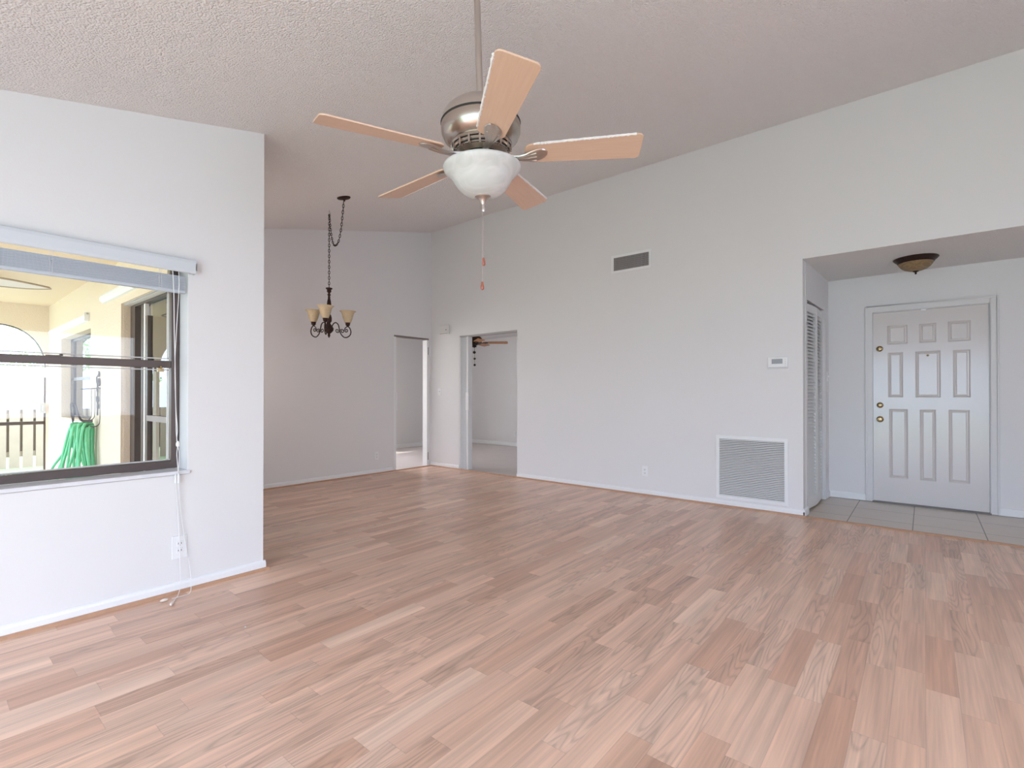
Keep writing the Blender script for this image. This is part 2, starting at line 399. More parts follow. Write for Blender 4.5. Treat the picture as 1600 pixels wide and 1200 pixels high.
# entry alcove
m = MB()
CL0, CL1, CZ = 5.52, 6.36, 2.065     # closet opening in the alcove side wall
def yA(x): return .877 + (x-XR)/(XA-XR)*(.830-.877)
def sidepiece(mb, xa, xb, z0, z1, t=.12):
    mb.hexa([(xa,yA(xa),z0),(xb,yA(xb),z0),(xb,yA(xb)+t,z0),(xa,yA(xa)+t,z0)], [(xa,yA(xa),z1),(xb,yA(xb),z1),(xb,yA(xb)+t,z1),(xa,yA(xa)+t,z1)])
sidepiece(m, XRo, CL0, 0, HH); sidepiece(m, CL1, XA+.12, 0, HH); sidepiece(m, CL0, CL1, CZ, HH)
struct(m.build('wall_entry_side', PAINT_G), 'short side wall of the entry alcove around the louvered closet', 'wall')
DX0, DX1, DZ1 = -.480, .424, 2.018   # front door slab Y range and top
m = MB()
m.box(XA, XA+.12, DX1+.01, yA(XA), 0, HH); m.box(XA, XA+.12, -2.2, DX0-.01, 0, HH); m.box(XA, XA+.12, DX0-.01, DX1+.01, DZ1+.01, HH)
m.box(XRo, XA+.12, -2.3, -2.2, 0, HH)
struct(m.build('wall_entry', PAINT_G), 'pale grey wall around the front door', 'wall')
m = MB(); m.box(XRo+.001, CL1+.3, 1.55, 1.6, 0, HH); m.box(CL0-.06, CL0-.02, .999, 1.55, 0, HH); m.box(XA+.001, XA+.12, .951, 1.55, -.01, HH)
struct(m.build('wall_closet', PAINT_G), 'inside walls of the closet behind the louvered doors', 'wall')
# den
m = MB(); m.box(8.5, 8.62, 3.1, 8.72, -.02, HH); m.box(4.1, 4.3, 8.6, 8.72, -.02, HH); m.box(5.1, 8.5, 8.6, 8.72, -.02, HH); m.box(XRo, 8.5, 3.1, 3.2, -.02, HH); m.box(4.1, 4.2, YDo, 8.6, -.02, HH)
m.box(4.3, 5.1, 8.6, 8.72, -.02, .75); m.box(4.3, 5.1, 8.6, 8.72, 1.95, HH)  # unseen window opening added to let light into the den

struct(m.build('wall_den', PAINT), 'white walls of the den seen through the doorways', 'wall')

# baseboards: rounded top profile, run along a line
def base_run(name, segs, label, h=.062, t=.012):
    m = MB()
    for (xa, ya, xb, yb, nx, ny) in segs:       # wall line from a to b, normal n into the room
        prof = [(0,0),(t,0),(t,h*.72),(t*.75,h*.92),(t*.3,h),(0,h)]
        pa = [(xa+nx*p, ya+ny*p, z+.0) for p, z in prof]
        m.prism(pa, (xb-xa, yb-ya, 0))
    return struct(m.build(name, TRIMW), label, 'baseboard')
base_run('baseboard_left', [(XB,YL,XD+.012,YL,0,-1),(XD,YL-.012,XD,YLo,1,0)], 'white baseboard below the patio window', t=.014)
base_run('baseboard_dining', [(XD,YD,DO_X0-.02,YD,0,-1)], 'white baseboard along the dining wall')
base_run('baseboard_right', [(XR,.865,XR,RO_Y0-.0,-1,0),(XR,RO_Y1,XR,YD,-1,0)], 'white baseboard along the long right wall')
base_run('baseboard_corner', [(XR-.012,.877,CL0-.01,.872,0,-1)], 'short white baseboard return at the wall corner by the entry tile', t=.016, h=.072)
base_run('baseboard_entry', [(XA,.83,XA,.49,-1,0),(XA,-.545,XA,-2.2,-1,0),(CL1+.09,yA(CL1),XA,.83,0,-1)], 'white baseboard beside the front door', h=.07)
base_run('baseboard_den', [(8.5,3.2,8.5,8.6,-1,0),(4.2,8.6,8.5,8.6,0,-1)], 'white baseboard at the back of the den', h=.085)
base_run('baseboard_far', [(XR,YB,XR,-2.2,-1,0)], 'white baseboard right of the entry opening')

def qround(name, segs, label, r=.017):
    m = MB()
    for (xa, ya, xb, yb, nx, ny) in segs:
        prof = [(0,0),(r,0),(r*.92,r*.45),(r*.7,r*.75),(r*.4,r*.94),(0,r)]
        m.prism([(xa+nx*p, ya+ny*p, z) for p, z in prof], (xb-xa, yb-ya, 0))
    return struct(m.build(name, WOODTRIM), label, 'trim')
qround('trim_1', [(XB,YL-.014,XD+.03,YL-.014,0,-1)], 'oak quarter round along the window wall')
qround('trim_2', [(XD+.012,YD-.012,XR-.012,YD-.012,0,-1)], 'oak quarter round along the dining wall', .014)
qround('trim_3', [(XR-.012,.86,XR-.012,YD-.02,-1,0)], 'oak quarter round along the right wall', .016)
m = MB(); m.prism([(XR-.030,0,0),(XR-.022,0,.009),(XR-.004,0,.012),(XR+.014,0,.007),(XR+.018,0,-.004)], (0,.865+2.2,0))
o = m.build('trim_4', WOODTRIM); o.location = (0,-2.2,0)
struct(o, 'oak threshold strip between the laminate and the entry tile', 'trim')

# ================================================================== PATIO WINDOW (window_1)
win = thing('window_1', 'bronze single hung window looking onto the yellow patio', 'window', (0,0,0), kind='structure')
FY0, FY1 = 3.485, 3.535
m = MB()
m.box(WX0, WX1-.004, FY0, FY1, .705, .748); m.box(WX0, WX1-.004, FY0, FY1, WZ1-.02, WZ1)
m.box(WX1-.045, WX1-.004, FY0, FY1, .748, WZ1-.02); m.box(WX0, WX0+.04, FY0, FY1, .748, WZ1-.02)
m.build('window_frame', BRONZE_AL, win, bevel=.003)
m = MB(); m.box(WX0+.04, WX1-.045, FY0+.004, FY0+.032, 1.307, 1.349)
mr = m.build('meeting_rail', BRONZE_AL, win, bevel=.002)
m = MB(); m.box(WX0+.04, WX1-.047, FY0+.014, FY0+.020, .753, .760); m.box(WX0+.04, WX1-.047, FY0+.014, FY0+.020, 1.292, 1.298)
m.box(WX0+.04, WX1-.047, FY0+.014, FY0+.020, 1.360, 1.366); m.box(WX1-.062, WX1-.057, FY0+.014, FY0+.020, .753, 1.298)
m.box(WX1-.062, WX1-.057, FY0+.014, FY0+.020, 1.36, WZ1-.02)
m.build('glazing_bead', mat('glazing_bead_grey', (.55,.53,.52), .4), win)
m = MB(); m.box(WX0+.03, WX1-.03, FY0+.022, FY0+.026, .748, 1.31); m.box(WX0+.03, WX1-.03, FY0+.034, FY0+.038, 1.34, WZ1-.045)
m.build('window_pane', GLASS, win)
m = MB(); m.box(.925, .957, FY0-.012, FY0+.006, 1.283, 1.303); m.lathe([(.006,0),(.009,.006),(.006,.016),(0,.018)], (.941, FY0-.006, 1.300), 12)
lab(m.build('sash_lock', BRASS, win, smooth=True), 'brass sash lock')
m = MB(); m.box(.44,.50, FY0-.006, FY0+.006, 1.345, 1.354); m.lathe([(.008,0),(.007,.01),(0,.012)], (.50, FY0-.002, 1.35), 10)
m.build('sash_latch', BRONZE_AL, win, smooth=True)
m = MB(); m.box(WX0, WX1+.008, YL-.016, FY0+.004, .683, .704)
m.build('window_sill', MARBLE, win, bevel=.003)
m = MB(); m.box(WX1-.002, WX1+.0005, YL+.002, FY0, .704, WZ1); m.build('jamb_liner', TRIMW, win)

# ---------------- blind
bl = thing('window_blind', 'raised pale blue mini blind with white valance at the patio window', 'blind', (.24, YL, 1.9))
def loc(o, base): o.location = -Vector(base); return o
BB = (.24, YL, 1.9)
def bp_(m, name, mt, **k): o = m.build(name, mt, bl, **k); o.location = (-BB[0], -BB[1], -BB[2]); return o
m = MB()
pr = [(0,.0),(-.006,.004),(-.010,.02),(-.010,.062),(-.006,.078),(0,.082),(.002,.082),(-.003,.072),(-.006,.06),(-.006,.02),(-.003,.006),(0,.003)]
m.prism([(-.62, YL-.036+p, 1.856+z) for p, z in pr], (1.690,0,0))
m.box(1.066, 1.070, YL-.046, YL+.0, 1.858, 1.936)
bp_(m, 'valance', mat('valance_white', (.66,.69,.725), .4))
m = MB(); m.box(-.55, 1.030, YL+.004, YL+.034, 1.905, 1.935); bp_(m, 'head_rail', BLINDM)
m = MB()
for k in range(14):
    z = 1.757 + k*.0061
    y = YL+.004+random.uniform(-.0012,.0012)
    m.prism([(-.55,y,z+.0046),(-.55,y+.008,z+.0056),(-.55,y+.017,z+.0058),(-.55,y+.027,z+.0046),(-.55,y+.027,z+.0004),(-.55,y,z+.0004)], (1.578,0,0))
bp_(m, 'slat_stack', BLINDM)
m = MB(); m.box(-.55, 1.029, YL+.003, YL+.030, 1.741, 1.757); bp_(m, 'bottom_rail', BLINDM, bevel=.003)
for x in (-.2, .44, .90):
    m = MB(); m.tube([(x-.005, YL+.0015, 1.90),(x-.004, YL+.0015, 1.80),(x-.005, YL+.0015, 1.742),(x+.006, YL+.0015, 1.742),(x+.007, YL+.0015, 1.80),(x+.006, YL+.0015, 1.90)], .0011, 6)
    bp_(m, 'ladder_string', CORD, smooth=True)
m = MB()
ya = YL-.012
m.tube(catmull([(.955,YL-.02,1.87),(.958,ya-.02,1.72),(.967,ya,1.50),(.972,ya-.004,1.25),(.976,ya,1.05),(.978,ya-.004,.92),(.982,ya-.012,.86),(.978,ya-.014,.80),(.984,ya-.014,.70),(.975,ya-.014,.665)]), .0022, 6)
m.tube(catmull([(.985,YL-.02,1.87),(.984,ya-.02,1.76),(.975,ya-.006,1.5),(.969,ya-.006,1.3),(.974,ya-.006,1.08),(.981,ya-.01,.95),(.978,ya-.012,.88),(.990,ya-.013,.80),(.982,ya-.014,.66)]), .0020, 6)
bp_(m, 'lift_cord', CORD, smooth=True)
m = MB()
for x in (.972, .988):
    m = MB(); m.lathe([(.002,.052),(.005,.045),(.007,.006),(.0068,0),(0,0)], (x, ya-.014, .638), 12); bp_(m, 'tassel', PLASTIC, smooth=True)
m = MB(); m.lathe([(0,.0),(.008,.003),(.011,.012),(.010,.024),(.004,.033),(0,.034)], (.984, ya-.012, .845), 12); bp_(m, 'cord_knot', PLASTIC, smooth=True)
m = MB()
m.tube(catmull([(.972,ya-.014,.64),(.985,ya-.006,.48),(.995,ya-.006,.30),(.997,ya-.012,.16),(.992,3.300,.05),(.970,3.262,.012),(.945,3.225,.006),(.925,3.185,.006)]), .0017, 6)
m.tube(catmull([(.986,ya-.014,.64),(1.000,ya-.006,.48),(1.022,ya-.006,.30),(1.044,ya-.010,.16),(1.046,3.300,.06),(1.030,3.262,.008),(.990,3.245,.005),(.935,3.246,.006)]), .0017, 6)
bp_(m, 'lift_cord', CORD, smooth=True)
ACORN = mat('cord_tassel_cream', (.78,.66,.58), .5)
for (x,y,a) in ((.912,3.160,.9),(.898,3.246,3.1)):
    m = MB()
    M = Matrix.Translation((x,y,.0095)) @ Matrix.Rotation(a,4,'Z') @ Matrix.Rotation(pi/2,4,'Y')
    m.lathe([(0,-.019),(.006,-.017),(.0092,-.008),(.0088,.004),(.005,.014),(.003,.019),(0,.020)], (0,0,0), 12, M)
    lab(bp_(m, 'cord_tassel', ACORN, smooth=True), 'cream cord end acorn lying on the floor')

# ================================================================== SMALL WALL THINGS
def plate(name, M, label, group=None, kind='outlet', w=.07, h=.115):
    """wall plate in local frame: x right, z up, y = into the room is -y"""
    t = thing(name, label, 'outlet' if kind=='outlet' else 'switch', M.to_translation(), 0, group)
    Rm = M.to_3x3().to_4x4()
    m = MB(); m.box(-w/2, w/2, -.006, 0, -h/2, h/2, Rm); m.build('cover_plate', PLASTIC, t, bevel=.003)
    if kind == 'outlet':
        for s in (-1, 1):
            m = MB(); m.box(-.016, .016, -.0085, -.006, s*.020-.014, s*.020+.014, Rm); r = m.build('receptacle', PLASTIC, t, bevel=.002)
            m = MB(); m.box(-.0085,-.006,-.0092,-.0084, s*.02-.004, s*.02+.006, Rm); m.box(.006,.0085,-.0092,-.0084, s*.02-.004, s*.02+.006, Rm)
            m.lathe([(.0025,0),(.0025,.001)], (0,0,0), 8, Rm@Matrix.Translation((0,-.0083,s*.02-.009))@Matrix.Rotation(pi/2,4,'X'))
            m.build('slot', DARK, r)
    else:
        m = MB(); m.box(-.005, .005, -.018, -.006, -.006, .012, Rm); m.build('toggle', PLASTIC, t, bevel=.001)
    return t
TR = lambda x,y,z,a=0: Matrix.Translation((x,y,z))@Matrix.Rotation(a,4,'Z')
plate('wall_outlet', TR(1.000, YL, .262), 'large white wall outlet under the patio window, behind the blind cords', w=.078, h=.132)
plate('wall_outlet', TR(XR, 2.455, .272, -pi/2), 'white wall outlet low on the long wall, left of the return grille')
plate('wall_outlet', TR(4.305, YD, .258), 'cream wall outlet low on the dining wall beside the narrow doorway')
plate('wall_outlet', TR(8.5, 6.955, .275, -pi/2), 'small outlet low on the back wall of the den, seen through the folding door opening')
plate('light_switch', TR(XR, 5.915, 1.187, -pi/2), 'white light switch on the corner wall between the two doorways', kind='switch')
Ms = Matrix.Translation((6.50, yA(6.50), 1.345))
plate('light_switch', Ms, 'white light switch in the entry alcove right of the louvered doors', kind='switch', w=.11)

# door chime
t = thing('door_chime', 'square cream door chime box high on the corner wall', 'chime', (XR, 5.785, 2.152))
m = MB(); m.box(-.035, 0, -.10, .10, -.075, .075); m.build('chime_cover', PLASTIC_C, t, bevel=.012)
m = MB(); m.lathe([(.008,0),(.008,.002),(0,.002)], (0,0,0), 12, Matrix.Translation((-.035,-.055,.0))@Matrix.Rotation(-pi/2,4,'Y')); m.build('button', DARK, t)
m = MB(); m.box(-.037,-.0345,-.09,.09,-.062,-.057); m.build('groove_shade', GREYM, t)  # raised grey strip stands for the shade in a groove

# thermostat
t = thing('thermostat', 'white wall thermostat with grey display above the return grille', 'thermostat', (XR, 1.086, 1.452))
m = MB(); m.box(-.026, 0, -.086, .086, -.058, .058); m.build('thermostat_body', PLASTIC, t, bevel=.008)
m = MB(); m.box(-.0275, -.0262, -.042, .052, -.010, .036); lab(m.build('display', LCD, t), 'grey thermostat display')
m = MB()
for k in range(4): m.box(-.0285,-.026,-.072,-.060,-.036+k*.020,-.024+k*.020)
m.build('button_column', PLASTIC_C, t)
m = MB(); m.box(-.0275,-.026,-.080,.080,-.047,-.044); m.build('groove_shade', GREYM, t)  # groove shade put in as a grey strip on the body

# supply register (high vent)
t = thing('supply_register', 'small white air register high on the long wall', 'vent', (XR, 2.625, 2.691))
yw, zh = .222, .0775
m = MB(); f = .030
m.box(-.009,0,-yw-f,yw+f,zh,zh+f); m.box(-.009,0,-yw-f,yw+f,-zh-f,-zh); m.box(-.009,0,-yw-f,-yw,-zh,zh); m.box(-.009,0,yw,yw+f,-zh,zh)
m.build('register_frame', PLASTIC, t, bevel=.002)
m = MB(); m.box(-.0015,-.0005,-yw,yw,-zh,zh); m.build('duct_shade', DARK, t)  # dark sheet behind the fins stands for shade in the duct
m = MB()
for k in range(27):
    y = -yw + (k+.5)*2*yw/27
    m.box(-.009,-.002,y-.0022,y+.0022,-zh,zh)
m.build('vertical_fin', mat('register_fin', (.55,.53,.53), .5), t)['kind'] = 'stuff'
m = MB()
for k in range(7):
    z = -zh + (k+.5)*2*zh/7
    m.box(-.003,-.001,-yw,yw,z-.0012,z+.0012)
m.build('horizontal_fin', mat('register_fin_back', (.35,.33,.33), .5), t)

# return grille
t = thing('return_grille', 'large white square return air grille low on the long wall', 'vent', (XR, 1.335, .402))
yw, zh, f = .300, .290, .033
m = MB()
m.box(-.012,0,-yw-f,yw+f,zh,zh+f); m.box(-.012,0,-yw-f,yw+f,-zh-f,-zh); m.box(-.012,0,-yw-f,-yw,-zh,zh); m.box(-.012,0,yw,yw+f,-zh,zh)
m.build('grille_frame', PLASTIC, t, bevel=.003)
m = MB(); m.box(-.0015,-.0005,-yw,yw,-zh,zh); m.build('duct_shade', GREYM, t)  # grey sheet behind the louvers, in place of the shaded duct
m = MB(); n = 34
for k in range(n):
    z = -zh + (k+.5)*2*zh/n
    m.prism([(-.0105,-yw,z-.0055),(-.0095,-yw,z-.0066),(-.0015,-yw,z+.0025),(-.0025,-yw,z+.0035)], (0,2*yw,0))
m.build('louver', LOUV, t)

# ================================================================== FRONT DOOR
dr = thing('door_1', 'white nine panel front door with brass locks', 'door', (XA, 0, 0), kind='structure')
m = MB(); XF = .012
m.box(.020, .06, DX0, DX1, .012, DZ1)          # core behind
panels = [(.132,.302,1.674,1.874),(-.095,.039,1.676,1.872),(-.352,-.183,1.673,1.876),
          (.171,.297,1.116,1.589),(-.127,.071,1.116,1.590),(-.349,-.220,1.117,1.588),
          (.133,.289,.266,.993),(-.090,.037,.266,.992),(-.341,-.185,.270,.994)]
# stiles and rails as a grid with panel holes
ys = sorted({DX0, DX1}|{p[0] for p in panels}|{p[1] for p in panels}); zs = sorted({.012, DZ1}|{p[2] for p in panels}|{p[3] for p in panels})
def inside(y, z): return any(p[0] < y < p[1] and p[2] < z < p[3] for p in panels)
for i in range(len(ys)-1):
    j = 0
    while j < len(zs)-1:
        if inside((ys[i]+ys[i+1])/2, (zs[j]+zs[j+1])/2): j += 1; continue
        k = j
        while k < len(zs)-1 and not inside((ys[i]+ys[i+1])/2, (zs[k]+zs[k+1])/2): k += 1
        m.box(XF, .0205, ys[i], ys[i+1], zs[j], zs[k]); j = k
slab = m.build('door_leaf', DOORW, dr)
for p in panels:
    m = MB(); a, b_, c_, d_ = p; e = .022
    for (i0, i1, x0_, x1_) in ((0, e*.55, XF, XF+.008), (e*.55, e, XF+.008, XF+.006), (e, e*1.3, XF+.006, XF+.001)):
        o_ = [(x0_,a+i0,c_+i0),(x0_,b_-i0,c_+i0),(x0_,b_-i0,d_-i0),(x0_,a+i0,d_-i0)]
        n_ = [(x1_,a+i1,c_+i1),(x1_,b_-i1,c_+i1),(x1_,b_-i1,d_-i1),(x1_,a+i1,d_-i1)]
        vo = [m.bm.verts.new(v) for v in o_]; vn = [m.bm.verts.new(v) for v in n_]
        for q in range(4): m.bm.faces.new((vo[q], vo[(q+1)%4], vn[(q+1)%4], vn[q]))
    i1 = e*1.3; x1_ = XF+.001
    m.bm.faces.new([m.bm.verts.new(v) for v in [(x1_,a+i1,c_+i1),(x1_,b_-i1,c_+i1),(x1_,b_-i1,d_-i1),(x1_,a+i1,d_-i1)]])
    m.build('door_panel', DOORW, slab)
# casing and jamb
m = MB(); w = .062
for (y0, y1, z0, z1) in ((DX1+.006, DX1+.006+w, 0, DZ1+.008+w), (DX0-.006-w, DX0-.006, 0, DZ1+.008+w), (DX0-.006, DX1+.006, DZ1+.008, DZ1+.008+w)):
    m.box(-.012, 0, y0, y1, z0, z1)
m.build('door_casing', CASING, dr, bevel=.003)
m = MB(); w2=.062
m.box(-.018,-.012, DX1+.006+w-.016, DX1+.006+w, 0, DZ1+.008+w); m.box(-.018,-.012, DX0-.006-w, DX0-.006-w+.016, 0, DZ1+.008+w); m.box(-.018,-.012, DX0-.006-w+.016, DX1+.006+w-.016, DZ1+.008+w-.016, DZ1+.008+w)
m.build('casing_bead', CASING, dr, bevel=.003)
m = MB(); m.box(-.002,.10, DX1+.002, DX1+.010, 0, DZ1+.01); m.box(-.002,.10, DX0-.010, DX0-.002, 0, DZ1+.01); m.box(-.002,.10, DX0-.002, DX1+.002, DZ1+.002, DZ1+.010)
m.build('door_jamb', CASING, dr)
m = MB(); m.box(-.02,.10, DX0-.01, DX1+.01, -.004, .010); m.build('door_threshold', mat('door_sweep', (.20,.18,.17), .5), dr)
m = MB(); m.box(-.008,.012,-.018,.026,DZ1-.013,DZ1+.001); m.build('alarm_contact', PLASTIC, dr, bevel=.002)
RX = Matrix.Rotation(-pi/2,4,'Y')
def lock(y, z, name, lb, prof, turn=None):
    m = MB(); m.lathe(prof, (0,0,0), 28, Matrix.Translation((XF,y,z))@RX)
    o = lab(m.build(name, BRASS, dr, smooth=True), lb)
    if turn:
        m = MB(); m.box(-.040,-.018,-.005,.005,-.014,.014, Matrix.Translation((XF,y,z))@Matrix.Rotation(turn,4,'X')); m.build('thumb_turn', BRASS, o, bevel=.003)
rose = [(.030,0),(.030,.004),(.027,.008),(.021,.010),(.019,.018),(.012,.020),(0,.020)]
lock(.367,1.634,'deadbolt','upper brass deadbolt', rose, .5)
lock(.365,1.032,'deadbolt','middle brass deadbolt', rose, -.6)
lock(.365,.882,'door_knob','round brass door knob', [(.032,0),(.032,.005),(.026,.009),(.013,.012),(.012,.026),(.020,.030),(.026,.040),(.026,.052),(.018,.060),(.006,.0615),(.005,.058),(0,.058)])
m = MB(); m.lathe([(.010,0),(.010,.004),(.005,.006),(0,.003)], (0,0,0), 14, Matrix.Translation((XF+.001,-.028,1.545))@RX)
lab(m.build('peephole', BRASS, dr, smooth=True), 'small brass peephole')

# ---------------- louvered bifold closet doors
bf = thing('door_2', 'tall white louvered bifold closet doors in the entry alcove', 'door', (0,0,0), kind='structure')
def bif(x0_, y0_, x1_, y1_):
    d = Vector((x1_-x0_, y1_-y0_, 0)); L_ = d.length; a = math.atan2(d.y, d.x)
    M = Matrix.Translation((x0_, y0_, 0))@Matrix.Rotation(a,4,'Z')
    m = MB(); st = .045
    zb, zt = .022, 2.040
    m.box(0, st, 0, .028, zb, zt, M); m.box(L_-st, L_, 0, .028, zb, zt, M)
    m.box(st, L_-st, 0, .028, zb, zb+.11, M); m.box(st, L_-st, 0, .028, zt-.075, zt, M); pass
    p = m.build('door_leaf', LOUV, bf, bevel=.002)
    m = MB()
    for (za, zc) in ((zb+.11, zt-.075),):
        n = int((zc-za)/.0345)
        for k in range(n):
            z = za+(k+.5)*(zc-za)/n
            m.prism([(st-.004,.000,z-.019),(st-.004,.004,z-.021),(st-.004,.027,z+.011),(st-.004,.023,z+.013)], (L_-2*st+.008,0,0), M)
    m.build('louver_slats', LOUV, p)
    return p
bx = (CL0+.012, CL0+.415, CL1-.012)
bif(bx[0], yA(bx[0])+.022, bx[1], yA(bx[1])-.006)
bif(bx[1]+.006, yA(bx[1])-.006, bx[2], yA(bx[2])+.020)
m = MB(); m.box(CL0, CL1, yA(CL0)+.004, yA(CL0)+.045, 2.046, 2.062); lab(m.build('track', BRONZE_AL, bf), 'dark bifold track')
m = MB(); m.box(CL1-.002, CL1+.05, yA(CL1)-.010, yA(CL1)+.002, 0, CZ+.03)
m.build('door_casing', CASING, bf, bevel=.002)
m = MB(); m.box(CL0, CL1, .99, 1.0, 0.0, CZ); m.build('closet_shadow_panel', PAINT_G, bf)

# ---------------- accordion folding doors in the den openings
ac = thing('door_3', 'white accordion folding door gathered at the left of the wide den doorway', 'door', (XR, RO_Y1, 0), kind='structure')
m = MB()
pts = []
n = 8; 
for k in range(n+1):
    y = -.012 - k*.0125*1.35; x = .012 if k % 2 else .095
    pts.append((x, y))
th = .004
poly = [(x-.000, y, 0) for x, y in pts]
for k in range(n):
    (xa, ya_), (xb, yb_) = pts[k], pts[k+1]
    m.hexa([(xa,ya_,.012),(xb,yb_,.012),(xb,yb_-th,.012),(xa,ya_-th,.012)], [(xa,ya_,2.015),(xb,yb_,2.015),(xb,yb_-th,2.015),(xa,ya_-th,2.015)])
m.build('folding_panel', TRIMW, ac)
m = MB(); m.box(.008,.10,-.178,-.150,.010,2.018); m.build('lead_post', TRIMW, ac, bevel=.004)
m = MB(); m.box(-.012,.008,-.205,-.145,.905,1.175); m.build('door_handle', PLASTIC, ac, bevel=.005)
m = MB(); m.box(.015,.105,-(RO_Y1-RO_Y0)+.002,-.002,2.018,2.040); m.build('track', mat('track_grey', (.42,.40,.41), .5), ac)
m = MB(); m.box(.004,.10,-.020,-.0005,.0,2.018); m.build('wall_jamb', TRIMW, ac)
ac2 = thing('door_4', 'white accordion folding door frame in the narrow corner doorway', 'door', (DO_X0, YD, 0), kind='structure')
m = MB(); m.box(.002,.052,.012,.10,.01,2.018); m.build('lead_post', TRIMW, ac2, bevel=.004)
m = MB(); m.box(.040,.066,.004,.018,.905,1.175); m.build('door_handle', PLASTIC, ac2, bevel=.004)
m = MB(); m.box(.002,DO_X1-DO_X0-.002,.010,.105,2.015,2.040); m.build('track', mat('track_brown', (.20,.17,.16), .5), ac2)
w_ = DO_X1-DO_X0
m = MB(); m.box(w_-.040,w_-.001,.004,.11,0,2.015); m.build('strike_post', TRIMW, ac2, bevel=.003)
for z in (1.78, .10):
    m = MB(); m.box(w_-.024,w_-.014,-.0015,.0045,z,z+.12); m.build('strike_plate', SILVER, ac2)

# ================================================================== CEILING FAN
FC = Vector((1.5558, 1.4574, 2.1687)); nrm = Vector((-.0413,.0037,1)).normalized()
fan = thing('ceiling_fan', 'five blade ceiling fan in brushed nickel with light maple blades and alabaster bowl light', 'ceiling fan', FC)
u = Vector((0,1,0)).cross(nrm).normalized(); v = nrm.cross(u)
FM = Matrix((( u.x, v.x, nrm.x, 0),(u.y, v.y, nrm.y, 0),(u.z, v.z, nrm.z, 0),(0,0,0,1)))
fan.rotation_euler = FM.to_euler()
m = MB(); m.lathe([(.0135,.17),(.0135,.66),(0,.66)], n=20); m.build('downrod', NICKEL_L, fan, smooth=True)
m = MB(); m.lathe([(.018,.262),(.026,.258),(.034,.236),(.080,.224),(.120,.208),(.148,.186),(.162,.162),(.167,.140)], n=48, cap=False); m.build('motor_cap', NICKEL_L, fan, smooth=True)
m = MB(); m.lathe([(.169,.140),(.171,.137),(.171,.134),(.168,.131)], n=48, cap=False); lab(m.build('seam_band', DARK, fan, smooth=True), 'dark seam around the motor')
m = MB(); m.lathe([(.168,.133),(.170,.120),(.168,.095),(.158,.072),(.140,.056),(.130,.050)], n=48, cap=False); m.build('motor_housing', NICKEL, fan, smooth=True)
m = MB()
m.lathe([(.130,.051),(.133,.046),(.133,.040),(.128,.036)], n=48, cap=False); m.lathe([(.123,.036),(.126,.031),(.126,.026),(.121,.022)], n=48, cap=False); m.lathe([(.114,.022),(.117,.017),(.117,.012),(.108,.006),(.085,.0)], n=48, cap=False)
m.build('motor_ring', NICKEL, fan, smooth=True)
m = MB(); m.lathe([(.120,.050),(.116,.010),(.06,.005)], n=40, cap=False); m.build('vent_core', DARK, fan, smooth=True)
for k in range(18):
    a = 2*pi*k/18; m = MB(); m.box(.112,.131,-.004,.004,.008,.046, Matrix.Rotation(a,4,'Z')); m.build('vent_rib', NICKEL, fan)
m = MB(); m.lathe([(.062,.012),(.070,.0),(.072,-.016),(.062,-.030),(.070,-.036),(.100,-.042),(.128,-.046),(.130,-.050),(.05,-.052)], n=40); m.build('light_fitter', NICKEL_L, fan, smooth=True)
m = MB(); m.lathe([(.158,-.040),(.165,-.044),(.167,-.050),(.163,-.060),(.152,-.072),(.138,-.084),(.128,-.098),(.118,-.116),(.102,-.138),(.080,-.156),(.052,-.168),(.022,-.173),(.0,-.174)], n=56, cap=False)
m.build('glass_bowl', ALAB, fan, smooth=True)
m = MB(); m.lathe([(.0,-.166),(.034,-.168),(.034,-.174),(.024,-.180),(.014,-.188),(.010,-.200),(.007,-.206),(.009,-.212),(.007,-.220),(.009,-.226),(.006,-.236),(0,-.238)], n=24); m.build('finial', NICKEL_L, fan, smooth=True)
